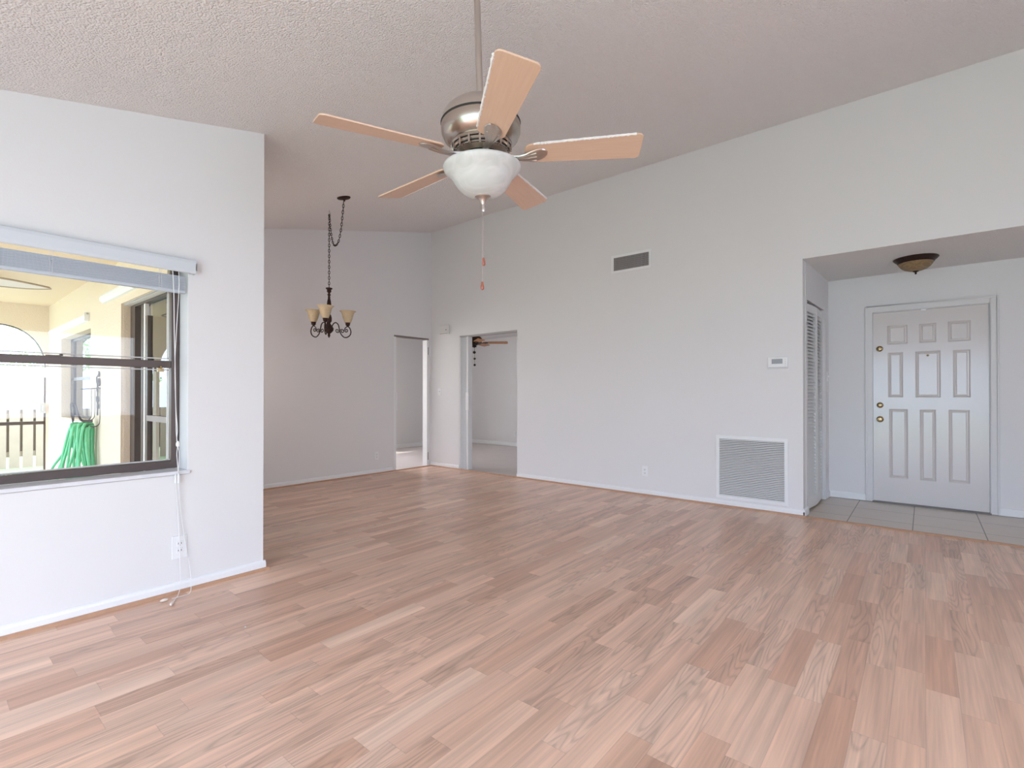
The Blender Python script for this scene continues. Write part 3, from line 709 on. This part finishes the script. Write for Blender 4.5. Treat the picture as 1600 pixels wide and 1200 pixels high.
# blades
blade0 = None
PHI = 9.08830
def make_blade(k):
    a = PHI + k*2*pi/5
    M = Matrix.Rotation(a,4,'Z')
    T = M @ Matrix.Translation((0,0,.0)) @ Matrix.Rotation(R(-13),4,'X')
    # outline in local x (out) y (across); +y side is lower -> rotation about x negative lowers +y
    r0, r1, w0, w1, cr = .185, .672, .056, .074, .022
    prof = []
    def arc(cx, cy, r, a0, a1, n=5):
        return [(cx+r*cos(a0+(a1-a0)*i/n), cy+r*sin(a0+(a1-a0)*i/n)) for i in range(n+1)]
    prof += arc(r1-cr, w1-cr, cr, pi/2, 0)[::1]
    prof += arc(r1-cr, -w1+cr, cr, 0, -pi/2)
    prof += arc(r0+.035, -w0+.035, .035, -pi/2, -pi)
    prof += arc(r0+.035, w0-.035, .035, pi, pi/2)
    m = MB(); m.prism([(x,y,-.003) for x,y in prof], (0,0,.0065))
    o = m.build('fan_blade', MAPLE, fan, bevel=.001)
    o.matrix_local = T
    # dust along the raised leading edge
    m = MB(); rnd = random.Random(k)
    pts = [(r0+.04+(r1-.03-r0-.04)*i/60, -(w0+(w1-w0)*(i/60))-.0005+.0022*(rnd.random()-.3), .0) for i in range(61)]
    if k != 0:
        m.tube(pts, [.0036+.0026*rnd.random() for _ in pts], 6)
        lab(m.build('edge_dust', DUST, o), 'white dust caught along the leading edge')
    # blade bracket: curved arm, leaf shaped palm on the underside
    m = MB()
    cl = [(.070,0,-.002,.013,.006),(.100,0,-.008,.013,.0055),(.130,0,-.014,.012,.005),(.160,0,-.018,.014,.0045),(.185,.003,-.018,.022,.004),(.210,.005,-.0145,.032,.0035),(.235,.004,-.0105,.036,.003),(.255,0,-.0085,.033,.003),(.272,-.003,-.008,.022,.0025),(.280,-.004,-.008,.010,.002)]
    rings = []
    for i, (x, y, z, hw, ht) in enumerate(cl):
        tw = R(-13)*min(1, max(0, (x-.12)/.08)); ring = []
        for q in range(14):
            b_ = 2*pi*q/14; yy = y+hw*cos(b_); zz = ht*sin(b_) + (0.0014*cos(3*b_*2))
            ring.append(m.bm.verts.new((x, yy*cos(tw)-zz*sin(tw), z+yy*sin(tw)+zz*cos(tw))))
        rings.append(ring)
    for i in range(len(rings)-1):
        for q in range(14): m.bm.faces.new((rings[i][q], rings[i][(q+1)%14], rings[i+1][(q+1)%14], rings[i+1][q]))
    m.bm.faces.new(rings[0][::-1]); m.bm.faces.new(rings[-1])
    # scrolled ridges
    for s in (-1, 0, 1):
        pts = []
        for i in range(9):
            t_ = i/8; x = .13+.105*t_; y = s*(.006+.017*t_)+.003*t_; z = -.016-.0045+ (-.003+.012*max(0,t_-.55)*1.2)
            tw = R(-13)*min(1, max(0, (x-.12)/.08)); pts.append((x, y*cos(tw), z+y*sin(tw)))
        m.tube(pts, .0022, 6)
    b_ = m.build('blade_bracket', NICKEL_L, fan, smooth=True, ang=60)
    b_.matrix_local = M @ Matrix.Translation((0,0,.002))
    return o
for k in range(5): make_blade(k)
# pull chains: hang plumb, so build in the world frame around the finial
def wloc(o): o.matrix_local = FM.inverted(); return o
for (dx, z1, dl) in ((.004, -.435, .0), (-.004, -.540, .0)):
    m = MB()
    top = FM @ Vector((dx, 0, -.172))
    zt = top.z; L_ = zt - z1; n = int(L_/.009)
    m.tube([(top.x, top.y, zt),(top.x, top.y, z1)], .0007, 5)
    for i in range(n): m.lathe([(0,-.0016),(.0014,0),(0,.0016)], (top.x, top.y, zt-(i+.5)*L_/n), 6)
    c_ = m.build('pull_chain', NICKEL_L, fan, smooth=True); wloc(c_)
    m = MB(); m.lathe([(.0012,.004),(.004,.002),(.005,-.004),(.0075,-.018),(.0078,-.026),(.0045,-.032),(0,-.033)], (top.x, top.y, z1), 14)
    k_ = lab(m.build('pull_knob', WOODKNOB, c_, smooth=True), 'reddish wooden pull knob')

# ================================================================== CHANDELIER
CH = Vector((2.981, 5.131, 0))
ch = thing('chandelier', 'bronze three arm chandelier with cream bell shades swagged on a chain', 'chandelier', (CH.x, CH.y, 1.78))
def chp(m, name, mt, par=ch, **k):
    o = m.build(name, mt, par, **k)
    if par is ch: o.location = (-CH.x, -CH.y, -1.78)
    return o
CAN = Vector((2.836, 4.603)); zc = ceil(CAN.x)
m = MB(); Mt = Matrix.Translation((CAN.x, CAN.y, zc))@Matrix.Rotation(-math.atan(SL),4,'Y')
m.lathe([(.066,.002),(.068,-.006),(.060,-.014),(.035,-.020),(.012,-.026),(.006,-.040),(0,-.041)], n=28, M=Mt); chp(m, 'canopy', BRONZE, smooth=True)
HZ = ceil(CH.x)
m = MB()
m.tube([(CH.x,CH.y,HZ+.005),(CH.x,CH.y,HZ-.022),(CH.x+.012,CH.y-.008,HZ-.034),(CH.x+.008,CH.y-.006,HZ-.046),(CH.x-.006,CH.y+.004,HZ-.046)], .0035, 8)
chp(m, 'ceiling_hook', NICKEL_L, smooth=True)
def chain(m, pts, pitch=.030):
    P = [Vector(p) for p in pts]; seg = [(P[i+1]-P[i]).length for i in range(len(P)-1)]; tot = sum(seg); n = max(2, int(tot/pitch))
    def at(s):
        for i, l in enumerate(seg):
            if s <= l or i == len(seg)-1: return P[i].lerp(P[i+1], s/l), (P[i+1]-P[i]).normalized()
            s -= l
    for k in range(n):
        c_, t_ = at((k+.5)*tot/n); side = t_.cross(Vector((.6,.8,.05)) if k % 2 else Vector((-.8,.6,.03))).normalized()
        ring = [c_ + t_*(.0185*cos(2*pi*q/12)) + side*(.0085*sin(2*pi*q/12)) for q in range(12)]
        m.tube(ring, .0034, 6, closed=True)
m = MB()
A = Vector((CAN.x, CAN.y, zc-.04)); B = Vector((CH.x, CH.y, HZ-.045))
sw = []
for i in range(33):
    t_ = i/32; p = A.lerp(B, t_); s = 1-(2*t_-1)**2
    p.z = A.z+(B.z-A.z)*t_ - .40*(1-(abs(2*t_-1))**2.6); sw.append(p)
# keep the loop narrow at its ends like a hanging chain
chain(m, sw); chain(m, [(CH.x,CH.y,HZ-.045),(CH.x,CH.y,2.345)])
chp(m, 'chain', BRONZE, smooth=True)
m = MB(); m.lathe([(0,2.345),(.006,2.345),(.035,2.338),(.036,2.330),(.024,2.320),(.022,2.306),(.026,2.300),(.014,2.286),(.010,2.275),(.018,2.266),(.018,2.258),(.010,2.250),(.014,2.238),(.012,2.225),(.020,2.19),(.024,2.15),(.022,2.12),(.012,2.09),(.016,2.07),(.014,2.045),(.022,2.035),(.030,2.00),(.028,1.965),(.014,1.945),(.018,1.935),(.034,1.915),(.050,1.885),(.046,1.860),(.030,1.840),(.014,1.828),(.012,1.815),(.016,1.805),(.008,1.792),(.006,1.782),(0,1.780)], (CH.x,CH.y,0), 24)
chp(m, 'center_column', BRONZE, smooth=True, ang=50)
yv = math.atan2(-CH.y, -CH.x)      # direction toward the camera
for k, ang in enumerate((yv+R(-10)*-1, yv+R(110), yv+R(-130))):
    ang = (yv-R(10), yv+R(-10)+R(120), yv-R(10)-R(120))[k]
    M = Matrix.Translation((CH.x,CH.y,0))@Matrix.Rotation(ang,4,'Z')
    arm = MB()
    # main S arm: from the column up and over, down into the lower loop, up to the cup
    arm.tube(catmull([(.030,0,1.895),(.045,0,1.935),(.075,0,1.958),(.105,0,1.935),(.118,0,1.885),(.135,0,1.835),(.170,0,1.800),(.205,0,1.800),(.240,0,1.825),(.252,0,1.865),(.240,0,1.905),(.215,0,1.930)],7), .0062, 8, M=M)
    def spiral(cx, cz, r0, r1, a0, turns, n=26): return [(cx+(r0+(r1-r0)*i/n)*cos(a0+turns*2*pi*i/n), 0, cz+(r0+(r1-r0)*i/n)*sin(a0+turns*2*pi*i/n)) for i in range(n+1)]
    arm.tube(spiral(.095,1.868,.025,.007,.2,-1.25), .0050, 6, M=M)
    arm.tube(spiral(.150,1.865,.024,.007,2.8,-1.2), .0050, 6, M=M)
    arm.tube(catmull([(.172,0,1.872),(.185,0,1.905),(.215,0,1.928)],6), .0050, 6, M=M)
    arm.tube(spiral(.198,1.880,.022,.006,3.6,1.1), .0050, 6, M=M)
    chp(arm, 'arm', BRONZE, smooth=True)
    sc = Vector((.215,0,0)); 
    m = MB(); m.lathe([(0,1.922),(.010,1.924),(.016,1.934),(.024,1.940),(.026,1.952),(.022,1.956),(.028,1.962),(.030,1.972),(.0,1.974)], (.215,0,0), 20, M); cup = chp(m, 'candle_cup', BRONZE, smooth=True)
    m = MB(); m.lathe([(.032,1.968),(.040,1.985),(.050,2.010),(.058,2.040),(.064,2.068),(.074,2.088),(.089,2.098),(.092,2.101),(.088,2.101),(.072,2.092),(.061,2.070),(.055,2.040),(.047,2.010),(.037,1.985),(.029,1.970)], (.215,0,0), 36, M, cap=False)
    lab(chp(m, 'glass_shade', AMBER, smooth=True), 'cream tea stained bell shade')

# ================================================================== ENTRY CEILING LIGHT
ec = thing('flush_ceiling_light', 'dark bronze flush ceiling light with amber bowl above the entry', 'ceiling light', (5.985, .058, HH))
m = MB(); m.lathe([(.165,0),(.170,-.006),(.158,-.020),(.150,-.028),(.142,-.034),(.136,-.046),(.120,-.048),(0,-.046)], n=48); m.build('light_pan', BRONZE, ec, smooth=True)
m = MB(); m.lathe([(.134,-.042),(.126,-.062),(.110,-.084),(.085,-.104),(.050,-.117),(.020,-.122),(0,-.123)], n=48, cap=False); m.build('glass_bowl', AMBER_D, ec, smooth=True)
m = MB(); m.lathe([(.0,-.118),(.024,-.120),(.022,-.127),(.010,-.132),(.007,-.138),(.009,-.144),(.004,-.152),(0,-.153)], n=20); m.build('finial', BRONZE, ec, smooth=True)

# ================================================================== DEN CEILING FAN
dfc = Vector((6.856, 6.616, 2.10))
df = thing('ceiling_fan', 'dark bronze ceiling fan with brown oak blades in the den behind the folding door', 'ceiling fan', dfc)
m = MB(); m.lathe([(0,HH-dfc.z),(.085,HH-dfc.z),(.090,.26),(.100,.235),(.062,.225),(.060,.16),(.125,.14),(.150,.10),(.150,.055),(.12,.02),(.07,.0),(.055,-.02),(0,-.025)], n=32); m.build('motor_housing', DARKWOOD_M, df, smooth=True)
for k in range(5):
    a = R(-52) + k*2*pi/5
    M = Matrix.Rotation(a,4,'Z')
    m = MB(); m.prism([(.17,-.05,-.003),(.62,-.068,-.003),(.64,-.05,-.003),(.64,.05,-.003),(.62,.068,-.003),(.17,.05,-.003)], (0,0,.008))
    b_ = m.build('fan_blade', OAKB, df); b_.matrix_local = M@Matrix.Translation((0,0,.03))@Matrix.Rotation(R(-12),4,'X')
    m = MB(); m.box(.06,.24,-.014,.014,-.005,.004); m.box(.20,.26,-.035,.035,-.006,.002); q = m.build('blade_bracket', DARKWOOD_M, df, bevel=.002); q.matrix_local = M@Matrix.Translation((0,0,.026))@Matrix.Rotation(R(-12),4,'X')
m = MB(); m.lathe([(.035,-.02),(.045,-.05),(.012,-.06),(0,-.08)], n=16); m.build('switch_housing', DARKWOOD_M, df, smooth=True)
m = MB(); m.tube([(0,0,-.08),(0,0,-.15)], .002, 6); m.tube([(.01,.0,-.08),(.01,0,-.385)], .002, 6)
m.build('pull_chain', DARKWOOD_M, df)
for (x,z,r_) in ((0,-.155,.030),(.01,-.275,.024),(.01,-.395,.024)):
    m = MB(); m.lathe([(0,-r_),(r_*.8,-r_*.5),(r_,0),(r_*.7,r_*.7),(0,r_)], (x,0,z), 12); m.build('pull_knob', DARK, df, smooth=True)

# ================================================================== FLOOR DEBRIS
for i, (x, y, s) in enumerate(((1.416,3.058,.004),(1.056,2.584,.0045))):
    m = MB(); m.lathe([(0,0),(s,.0005),(s*.9,s*.7),(0,s)], n=6)
    o = m.build('plaster_crumb', DUST); o.location = (x, y, 0)
    tag(o, ['tiny white crumb on the laminate in front of the wall corner', 'tiny white crumb on the laminate away from the window wall'][i], 'crumb', 'white crumbs on the floor')

# ================================================================== PATIO (outside the window)
m = MB(); m.box(-2.6, XDo, YLo, 10.2, -.12, -.03)
struct(m.build('floor_patio', CONCRETE), 'pale concrete patio floor outside the window', 'floor')
m = MB(); m.box(-2.75, XDo+.2, YLo, 10.2, 2.45, 2.58)
struct(m.build('ceiling_patio', SOFFIT), 'cream yellow patio ceiling', 'ceiling')
# side wall of the house facing the patio, with slider and window openings
m = MB(); xa, xb = XDo-.0, XDo+.15

PW0, PW1, PWZ0, PWZ1 = 7.30, 9.05, .84, 1.90
def bx(y0, y1, z0, z1, x_0=XDo, x_1=XDo+.02): m.box(x_0, x_1, y0, y1, z0, z1)
m.box(XDo, XDo+.02, YLo, SY0, -.03, 2.45); m.box(XDo, XDo+.02, SY0, SY1, SZ+.015, 2.45); m.box(XDo, XDo+.02, SY1, YDo, -.03, 2.45); m.box(XDo+.02, 1.374, SY1-.004, SY1, -.03, SZ+.01); m.box(XDo+.02, 1.374, SY0, SY1-.004, SZ+.004, SZ+.010)
m.box(XDo, XDo+.15, YDo, PW0, -.03, 2.45); m.box(XDo, XDo+.15, PW1, 10.15, -.03, 2.45); m.box(XDo, XDo+.15, PW0, PW1, -.03, PWZ0); m.box(XDo, XDo+.15, PW0, PW1, PWZ1, 2.45)
struct(m.build('wall_patio_side', STUCCO), 'cream yellow stucco wall with the sliding door and the far window', 'wall')
# far wall with the arch
YF = 10.0
m = MB()
AXc = .72; AXL = -.43; AH = .552; zs_ = 1.55; zcw = 2.150; ax1 = AXc+AH; x_0 = AXL-AH  # second arch added out of view to brighten the sliding door's reflection
def arch(x, c=AXc):
    return zs_ + (zcw-zs_)*math.sqrt(max(0, 1-min(1, abs(x-c)/AH)**2.4))
n = 36
for c_ in (AXc, AXL):
    for i in range(n):
        a_, b_ = c_-AH*cos(pi*i/n), c_-AH*cos(pi*(i+1)/n)
        m.hexa([(a_,YF,arch(a_,c_)),(b_,YF,arch(b_,c_)),(b_,YF+.18,arch(b_,c_)),(a_,YF+.18,arch(a_,c_))], [(a_,YF,2.45),(b_,YF,2.45),(b_,YF+.18,2.45),(a_,YF+.18,2.45)])
m.box(ax1, XDo, YF, YF+.18, -.03, 2.45); m.box(-2.6, x_0, YF, YF+.18, -.03, 2.45); m.box(AXL+AH, AXc-AH, YF, YF+.18, -.03, 2.45)
struct(m.build('wall_patio_far', STUCCO), 'cream yellow far patio wall with a wide arched opening and an added second arch out of view', 'wall')
# outer faces of window wall toward patio
m = MB()
m.box(-2.6, WX0, YLo, YLo+.012, -.03, 2.45); m.box(WX1, XDo, YLo, YLo+.012, -.03, 2.45); m.box(WX0, WX1, YLo, YLo+.012, -.03, WZ0); m.box(WX0, WX1, YLo, YLo+.012, WZ1, 2.45)
struct(m.build('wall_patio_near', STUCCO), 'cream yellow outer face of the window wall', 'wall')
# screen frame in the arch
sf = thing('screen_frame', 'dark bronze screen enclosure frame filling the arched patio opening', 'screen')
m = MB(); m.box(x_0, ax1-.012, YF+.02, YF+.055, .705, .752); m.build('chair_rail', BRONZE_AL, sf)
m = MB(); m.box(ax1-.022, ax1-.001, YF+.02, YF+.055, -.03, 1.40); m.build('upright', BRONZE_AL, sf)
m = MB()
pts = [(AXc-(AH-.010)*cos(pi*i/40), YF+.03, arch(AXc-AH*cos(pi*i/40))-.010) for i in range(0,41)]
m.tube(pts, .009, 6); m.build('arch_trim', BRONZE_AL, sf, smooth=True)
t = thing('hose_bib_box', 'small grey electrical box on the right jamb of the patio arch', 'box')
m = MB(); m.box(ax1-.075, ax1-.004, YF-.03, YF+.02, .87, 1.02); m.box(ax1-.05, ax1-.02, YF-.045, YF-.03, .90, .99); m.build('box_body', TIN, t, bevel=.006)

# patio side opening (left, out of frame) posts
t = thing('patio_screen', 'dark screen frame along the open side of the patio, left of the window view', 'screen')
for y in (3.62, 6.3, 9.0):
    m = MB(); m.box(-2.6,-2.52,y,y+.08,-.03,2.445); m.build('post', BRONZE_AL, t)
m = MB(); m.box(-2.6,-2.53,3.6,9.98,.72,.77); m.build('rail', BRONZE_AL, t)

# sliding door
sdn = thing('door_5', 'dark bronze sliding glass door from the patio into the dining area', 'door', kind='structure')
xs0 = 1.375
m = MB()
m.box(xs0, xs0+.08, 5.87, SY1-.005, 0, SZ-.002); m.box(xs0, xs0+.08, SY0+.002, SY0+.05, 0, SZ-.002)
m.box(xs0, xs0+.08, SY0+.05, 5.87, SZ-.022, SZ-.002); m.box(xs0, xs0+.08, SY0+.05, 5.87, 0.0, .03)
m.build('door_frame', BRONZE_AL, sdn)
m = MB(); m.box(xs0+.010, xs0+.045, 5.645, 5.705, .03, SZ-.022); m.box(xs0+.010, xs0+.045, 5.50, 5.555, .03, SZ-.14)
m.build('leaf_stile', BRONZE_AL, sdn)
m = MB(); m.box(xs0+.002, xs0+.03, SY0+.05, 5.50, .905, .955); m.build('mid_rail', mat('mid_rail_taupe', (.30,.25,.24), .5), sdn)
m = MB(); m.box(xs0+.000, xs0+.03, 4.86, 4.93, .03, SZ-.022); lab(m.build('screen_stile', mat('pale_stile', (.62,.60,.60), .5), sdn), 'pale grey screen stile')
m = MB(); m.box(xs0+.008, xs0+.040, 5.575, 5.615, .03, SZ-.022); m.build('weather_strip', WHITE_A, sdn)
m = MB(); m.box(xs0+.030, xs0+.034, SY0+.05, 5.50, .03, SZ-.022); m.box(xs0+.050, xs0+.054, 5.705, 5.87, .03, SZ-.022); m.build('door_glass', GLASS_T, sdn)
t = thing('roller_shade', 'tan woven shade half lowered behind the sliding glass door', 'shade')
m = MB(); m.box(xs0+.050, xs0+.056, SY0+.05, 5.50, 1.73, SZ-.002); m.build('shade_fabric', SHADE_T, t)
m = MB()
for z in (1.86, 1.90): m.box(xs0+.044, xs0+.050, SY0+.05, 5.50, z, z+.014)
m.box(xs0+.046, xs0+.060, SY0+.05, 5.50, 1.705, 1.73); m.build('shade_bar', mat('shade_bar', (.55,.42,.31), .6), t)
t = thing('vertical_blind', 'narrow white vertical blind at the left end of the sliding door', 'blind')
m = MB(); m.box(xs0+.062, xs0+.068, 5.71, 5.79, .05, SZ-.02); m.build('vane', WHITE_A, t)
m = MB(); m.box(xs0+.066, xs0+.072, 5.785, 5.865, .05, SZ-.02); m.build('vane', WHITE_A, t)
# awning style white brackets above the openings
for i, (y0_, y1_, z_) in enumerate(((5.47, 6.68, 2.155), (7.37, 9.70, 2.035))):
    t = thing('rolled_awning', ['white rolled awning case above the patio sliding door', 'white rolled awning case above the far patio window'][i], 'awning', (XDo, (y0_+y1_)/2, z_), group='rolled awnings on the patio wall')
    L_ = (y1_-y0_)/2
    m = MB(); m.prism([(0,-L_,-.05),(-.02,-L_,-.045),(-.042,-L_,-.02),(-.045,-L_,.01),(-.035,-L_,.032),(-.015,-L_,.042),(0,-L_,.045)], (0,2*L_,0)); m.build('awning_case', WHITE_A, t)
    m = MB(); m.box(-.046,0,-L_-.006,-L_,-.050,.046); m.build('end_bracket', WHITE_A, t); m = MB(); m.box(-.030,-.012,-L_-.02,-L_-.006,.026,.046); m.build('bracket_bolt', TIN, t)
# far window
wn2 = thing('window_2', 'far patio window with a recessed bronze frame in the yellow wall', 'window', kind='structure')
m = MB(); wx = XDo+.10
m.box(wx, wx+.04, PW0, PW1, PWZ0, PWZ0+.03); m.box(wx, wx+.04, PW0, PW1, PWZ1-.04, PWZ1); m.box(wx, wx+.04, PW1-.18, PW1, PWZ0, PWZ1); m.box(wx, wx+.04, PW0, PW0+.04, PWZ0, PWZ1)
m.box(wx, wx+.04, PW0, PW1, 1.33, 1.37); m.build('window_frame', BRONZE_AL, wn2)
m = MB(); m.box(wx+.015, wx+.02, PW0+.04, PW1-.04, PWZ0+.03, PWZ1-.04); m.build('window_pane', GLASS_T, wn2)
m = MB(); m.box(wx+.03, wx+.04, PW0, PW1, PWZ0, 1.30); lab(m.build('dark_backing', mat('screen_grey', (.22,.20,.19), .8), wn2), 'grey insect screen')
m = MB(); m.box(wx+.03, wx+.04, PW0, PW1-.3, 1.30, PWZ1); m.build('window_shade', WHITE_A, wn2)
m = MB(); m.box(XDo-.035, XDo, PW0-.05, PW1+.05, PWZ0-.06, PWZ0-.01); m.build('window_sill', WHITE_A, wn2, bevel=.008)

# wall lantern / hanger hardware and the hose
t = thing('hose_hanger', 'wrought iron hose hanger with scrolled top on the patio wall', 'hanger', (XDo, 6.85, 0))
def SQ(o):
    for v in o.data.vertices: v.co.x *= .56; v.co.y *= .75
def HM(pts, r, n=6, nm='hanger_frame'):
    m = MB(); m.tube(pts, r, n); return m.build(nm, IRON, t, smooth=True)
# three long U loops plus the front hook, coordinates local (x from wall, y, z)
m = MB()
for (y, x0_, zt, zb) in ((-.05,-.015,1.22,.80),(.24,-.02,1.20,.86),(.12,-.10,1.20,.86)):
    m.tube(catmull([(x0_,y,zt),(x0_,y,zb+.08),(x0_-.02,y+.02,zb+.02),(x0_-.07,y+.06,zb),(x0_-.12,y+.10,zb+.005)],5), .006, 6)
m.tube([(0,-.05,1.215),(-.25,.20,1.20)], .006, 6)
SQ(m.build('hanger_frame', IRON, t, smooth=True))
m = MB()
m.tube(catmull([(-.12,.10,.80),(-.24,.24,.80),(-.32,.28,.82),(-.35,.28,.90),(-.37,.28,1.02),(-.36,.27,1.05),(-.33,.26,1.02),(-.33,.27,.86)],5), .010, 6)
m.tube(catmull([(-.10,.06,.86),(-.20,.18,.86),(-.26,.20,.90),(-.31,.25,1.03),(-.35,.26,1.02)],5), .014, 6)
SQ(m.build('front_hook', IRON, t, smooth=True))
m = MB()
def sp(cy, cz, r0_, r1_, a0, tr): return [(-.012, cy+(r0_+(r1_-r0_)*i/22)*cos(a0+tr*2*pi*i/22), cz+(r0_+(r1_-r0_)*i/22)*sin(a0+tr*2*pi*i/22)) for i in range(23)]
for (cy, cz, r_, a0, tr) in ((-.02,1.27,.055,0,1.3),(.06,1.30,.05,2,-1.3),(.00,1.36,.035,1,1.2),(.05,1.21,.04,4,1.1),(.05,1.10,.05,.5,-1.2),(.04,1.02,.035,2.5,1.2)):
    m.tube(sp(cy,cz,r_,.008,a0,tr), .007, 6)
m.tube([(-.012,.05,.92),(-.012,.05,1.30)], .007, 6)
m.build('scroll', IRON, t, smooth=True)

m = MB(); rnd = random.Random(3)
hc = Vector((XDo-.12, 6.99, .80))
ax = Vector((-.75,.66,0)).normalized()
for k in range(13):
    s = -.09 + .18*k/12; c0 = hc + ax*s + Vector((0,0,rnd.uniform(-.01,.045)))
    # each loop hangs over the hook and down to near the floor on both sides
    side = Vector((ax.y, -ax.x, 0)); sp1 = rnd.uniform(-.10,.14); sp2 = rnd.uniform(-.12,.14); lo = rnd.uniform(.16,.34)
    if k == 12: sp1, sp2 = .30, .10
    if k == 11: sp1 = .22
    d1, d2 = rnd.uniform(.05,.09), rnd.uniform(.05,.09)
    pts = [c0+side*0, c0+side*d1+Vector((0,0,-.03)), c0+side*(d1+.02)+ax*sp1*.4+Vector((0,0,-.25)), c0+side*(d1+.01)+ax*sp1*.9+Vector((0,0,-.50)),
           Vector((0,0,0))+Vector(((c0+ax*(sp1+sp2)*.5).x, (c0+ax*(sp1+sp2)*.5).y, lo-.05)),
           c0-side*(d2+.01)+ax*sp2*.9+Vector((0,0,-.50)), c0-side*(d2+.02)+ax*sp2*.4+Vector((0,0,-.25)), c0-side*d2+Vector((0,0,-.03)), c0+side*0]
    pts = [Vector((min(p.x, XDo-.03), p.y, p.z)) for p in pts]
    m.tube([Vector((min(p.x, XDo-.016), p.y, p.z)) for p in catmull(pts, 7)], .0125, 7)
tag(m.build('garden_hose', HOSE, smooth=True), 'green garden hose looped over the iron hanger on the patio wall', 'hose')

# patio fan with leaf shaped blades
pf = thing('ceiling_fan', 'patio ceiling fan with pale leaf shaped blade seen through the top of the window', 'ceiling fan', (-.10, 7.25, 2.30))
m = MB(); m.lathe([(0,.15),(.05,.15),(.05,.12),(.02,.11),(.02,.06),(.09,.05),(.11,.0),(.08,-.05),(0,-.06)], n=24); m.build('motor_housing', BRONZE, pf, smooth=True)
for k in range(5):
    a = math.atan2(-.42, 1.0) + k*2*pi/5
    out = []
    for i in range(17):
        t_ = i/16; x = .18+.90*t_; w_ = .17*math.sin(pi*min(1,(t_*.92+.06)))**.75
        out.append((x, w_))
    M = Matrix.Rotation(a,4,'Z')@Matrix.Rotation(R(4),4,'Y')@Matrix.Rotation(R(-6),4,'X')
    prof = [(x,y,0) for x,y in out]+[(x,-y,0) for x,y in out[::-1]]
    m = MB(); m.prism(prof, (0,0,.008)); b_ = m.build('leaf_blade', PATIOBLADE, pf); b_.matrix_local = M
    m = MB(); m.tube(prof, .009, 6, closed=True); lab(m.build('blade_rim', mat('rattan_rim', (.42,.33,.24), .6) if k == 0 else bpy.data.materials['rattan_rim'], b_, smooth=True), 'brown rattan rim')

# ---------------- yard beyond the arch
m = MB(); m.box(-14, 12, 10.2, 30, -.20, -.13); m.box(-20, -2.6, -6, 10.2, -.20, -.13)
o = m.build('lawn', GRASS); struct(o, 'green lawn beyond the patio', 'lawn')
YFn = 12.1
fe = thing('wooden_fence', 'pale wooden shadowbox fence behind the patio arch', 'fence')
rnd = random.Random(5)
m = MB()
m.box(-4.5, 3.6, YFn+.03, YFn+.07, .06, .15); m.box(-4.5, 3.6, YFn+.03, YFn+.07, .72, .81)
m.build('fence_rail', FENCEW, fe)
k = 0; x = -4.42
gaps0 = 1.058
for i in range(-32, 10):
    xa_ = gaps0 + i*.1668 + .018; xb_ = xa_ + .1668 - .036
    h = .90 + .085*math.floor((xa_ - .9)/.1668 + .5) if .55 < xa_ < 1.6 else (.74 if xa_ <= .55 else 1.30)
    h = max(.88, min(1.12, h))
    if xa_ < -4.4 or xb_ > 3.6: continue
    m = MB(); m.prism([(xa_,YFn,-.13),(xb_,YFn,-.13),(xb_,YFn,h-.02),(xb_-.02,YFn,h),(xa_+.02,YFn,h),(xa_,YFn,h-.02)], (0,.022,0)); m.build('picket', FENCEW, fe)
m = MB()
for i in range(-32, 10):
    xc = gaps0 + i*.1668
    if xc < -4.3 or xc > 3.5: continue
    m.box(xc-.05, xc+.05, YFn+.075, YFn+.095, .12, .88)
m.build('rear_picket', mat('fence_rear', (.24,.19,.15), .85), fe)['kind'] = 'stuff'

def tree(x, y, h, r, lb, seed, nl=2600):
    t = thing('leafy_tree', lb, 'tree', (x, y, -.13), group='trees behind the fence')
    rn = random.Random(seed)
    m = MB(); m.tube(catmull([(0,0,0),(.05,.03,h*.25),(-.04,.05,h*.45),(.05,0,h*.7)],5), [.11-.0035*i for i in range(16)], 10); m.build('trunk', BARK, t, smooth=True)
    m = MB()
    cl = [(rn.uniform(-r,r)*.7, rn.uniform(-r,r)*.7, h*.62+rn.uniform(-r,r)*.75, rn.uniform(.35,.6)*r) for _ in range(12)]
    for i in range(nl):
        cx, cy, cz, cr_ = cl[i % 12]
        d = Vector((rn.gauss(0,1), rn.gauss(0,1), rn.gauss(0,1))).normalized()*cr_*rn.uniform(.6,1.02)
        c_ = Vector((cx,cy,cz))+d; a_ = Vector((rn.gauss(0,1),rn.gauss(0,1),rn.gauss(0,1))).normalized(); b_ = a_.orthogonal().normalized()
        s = rn.uniform(.05,.10)
        m.bm.faces.new([m.bm.verts.new(p) for p in (c_-a_*s, c_+b_*s*.45, c_+a_*s, c_-b_*s*.45)])
    m.build('crown', LEAF, t)
tree(-.2, 16.0, 4.6, 1.6, 'sunlit green tree behind the fence, left part of the arch view', 1)
tree(2.6, 18.5, 4.0, 1.5, 'farther green tree behind the fence, right part of the arch view', 2)
tree(-4.5, 17.5, 5.0, 1.9, 'green tree behind the fence, hidden left of the window view', 3, 1200)
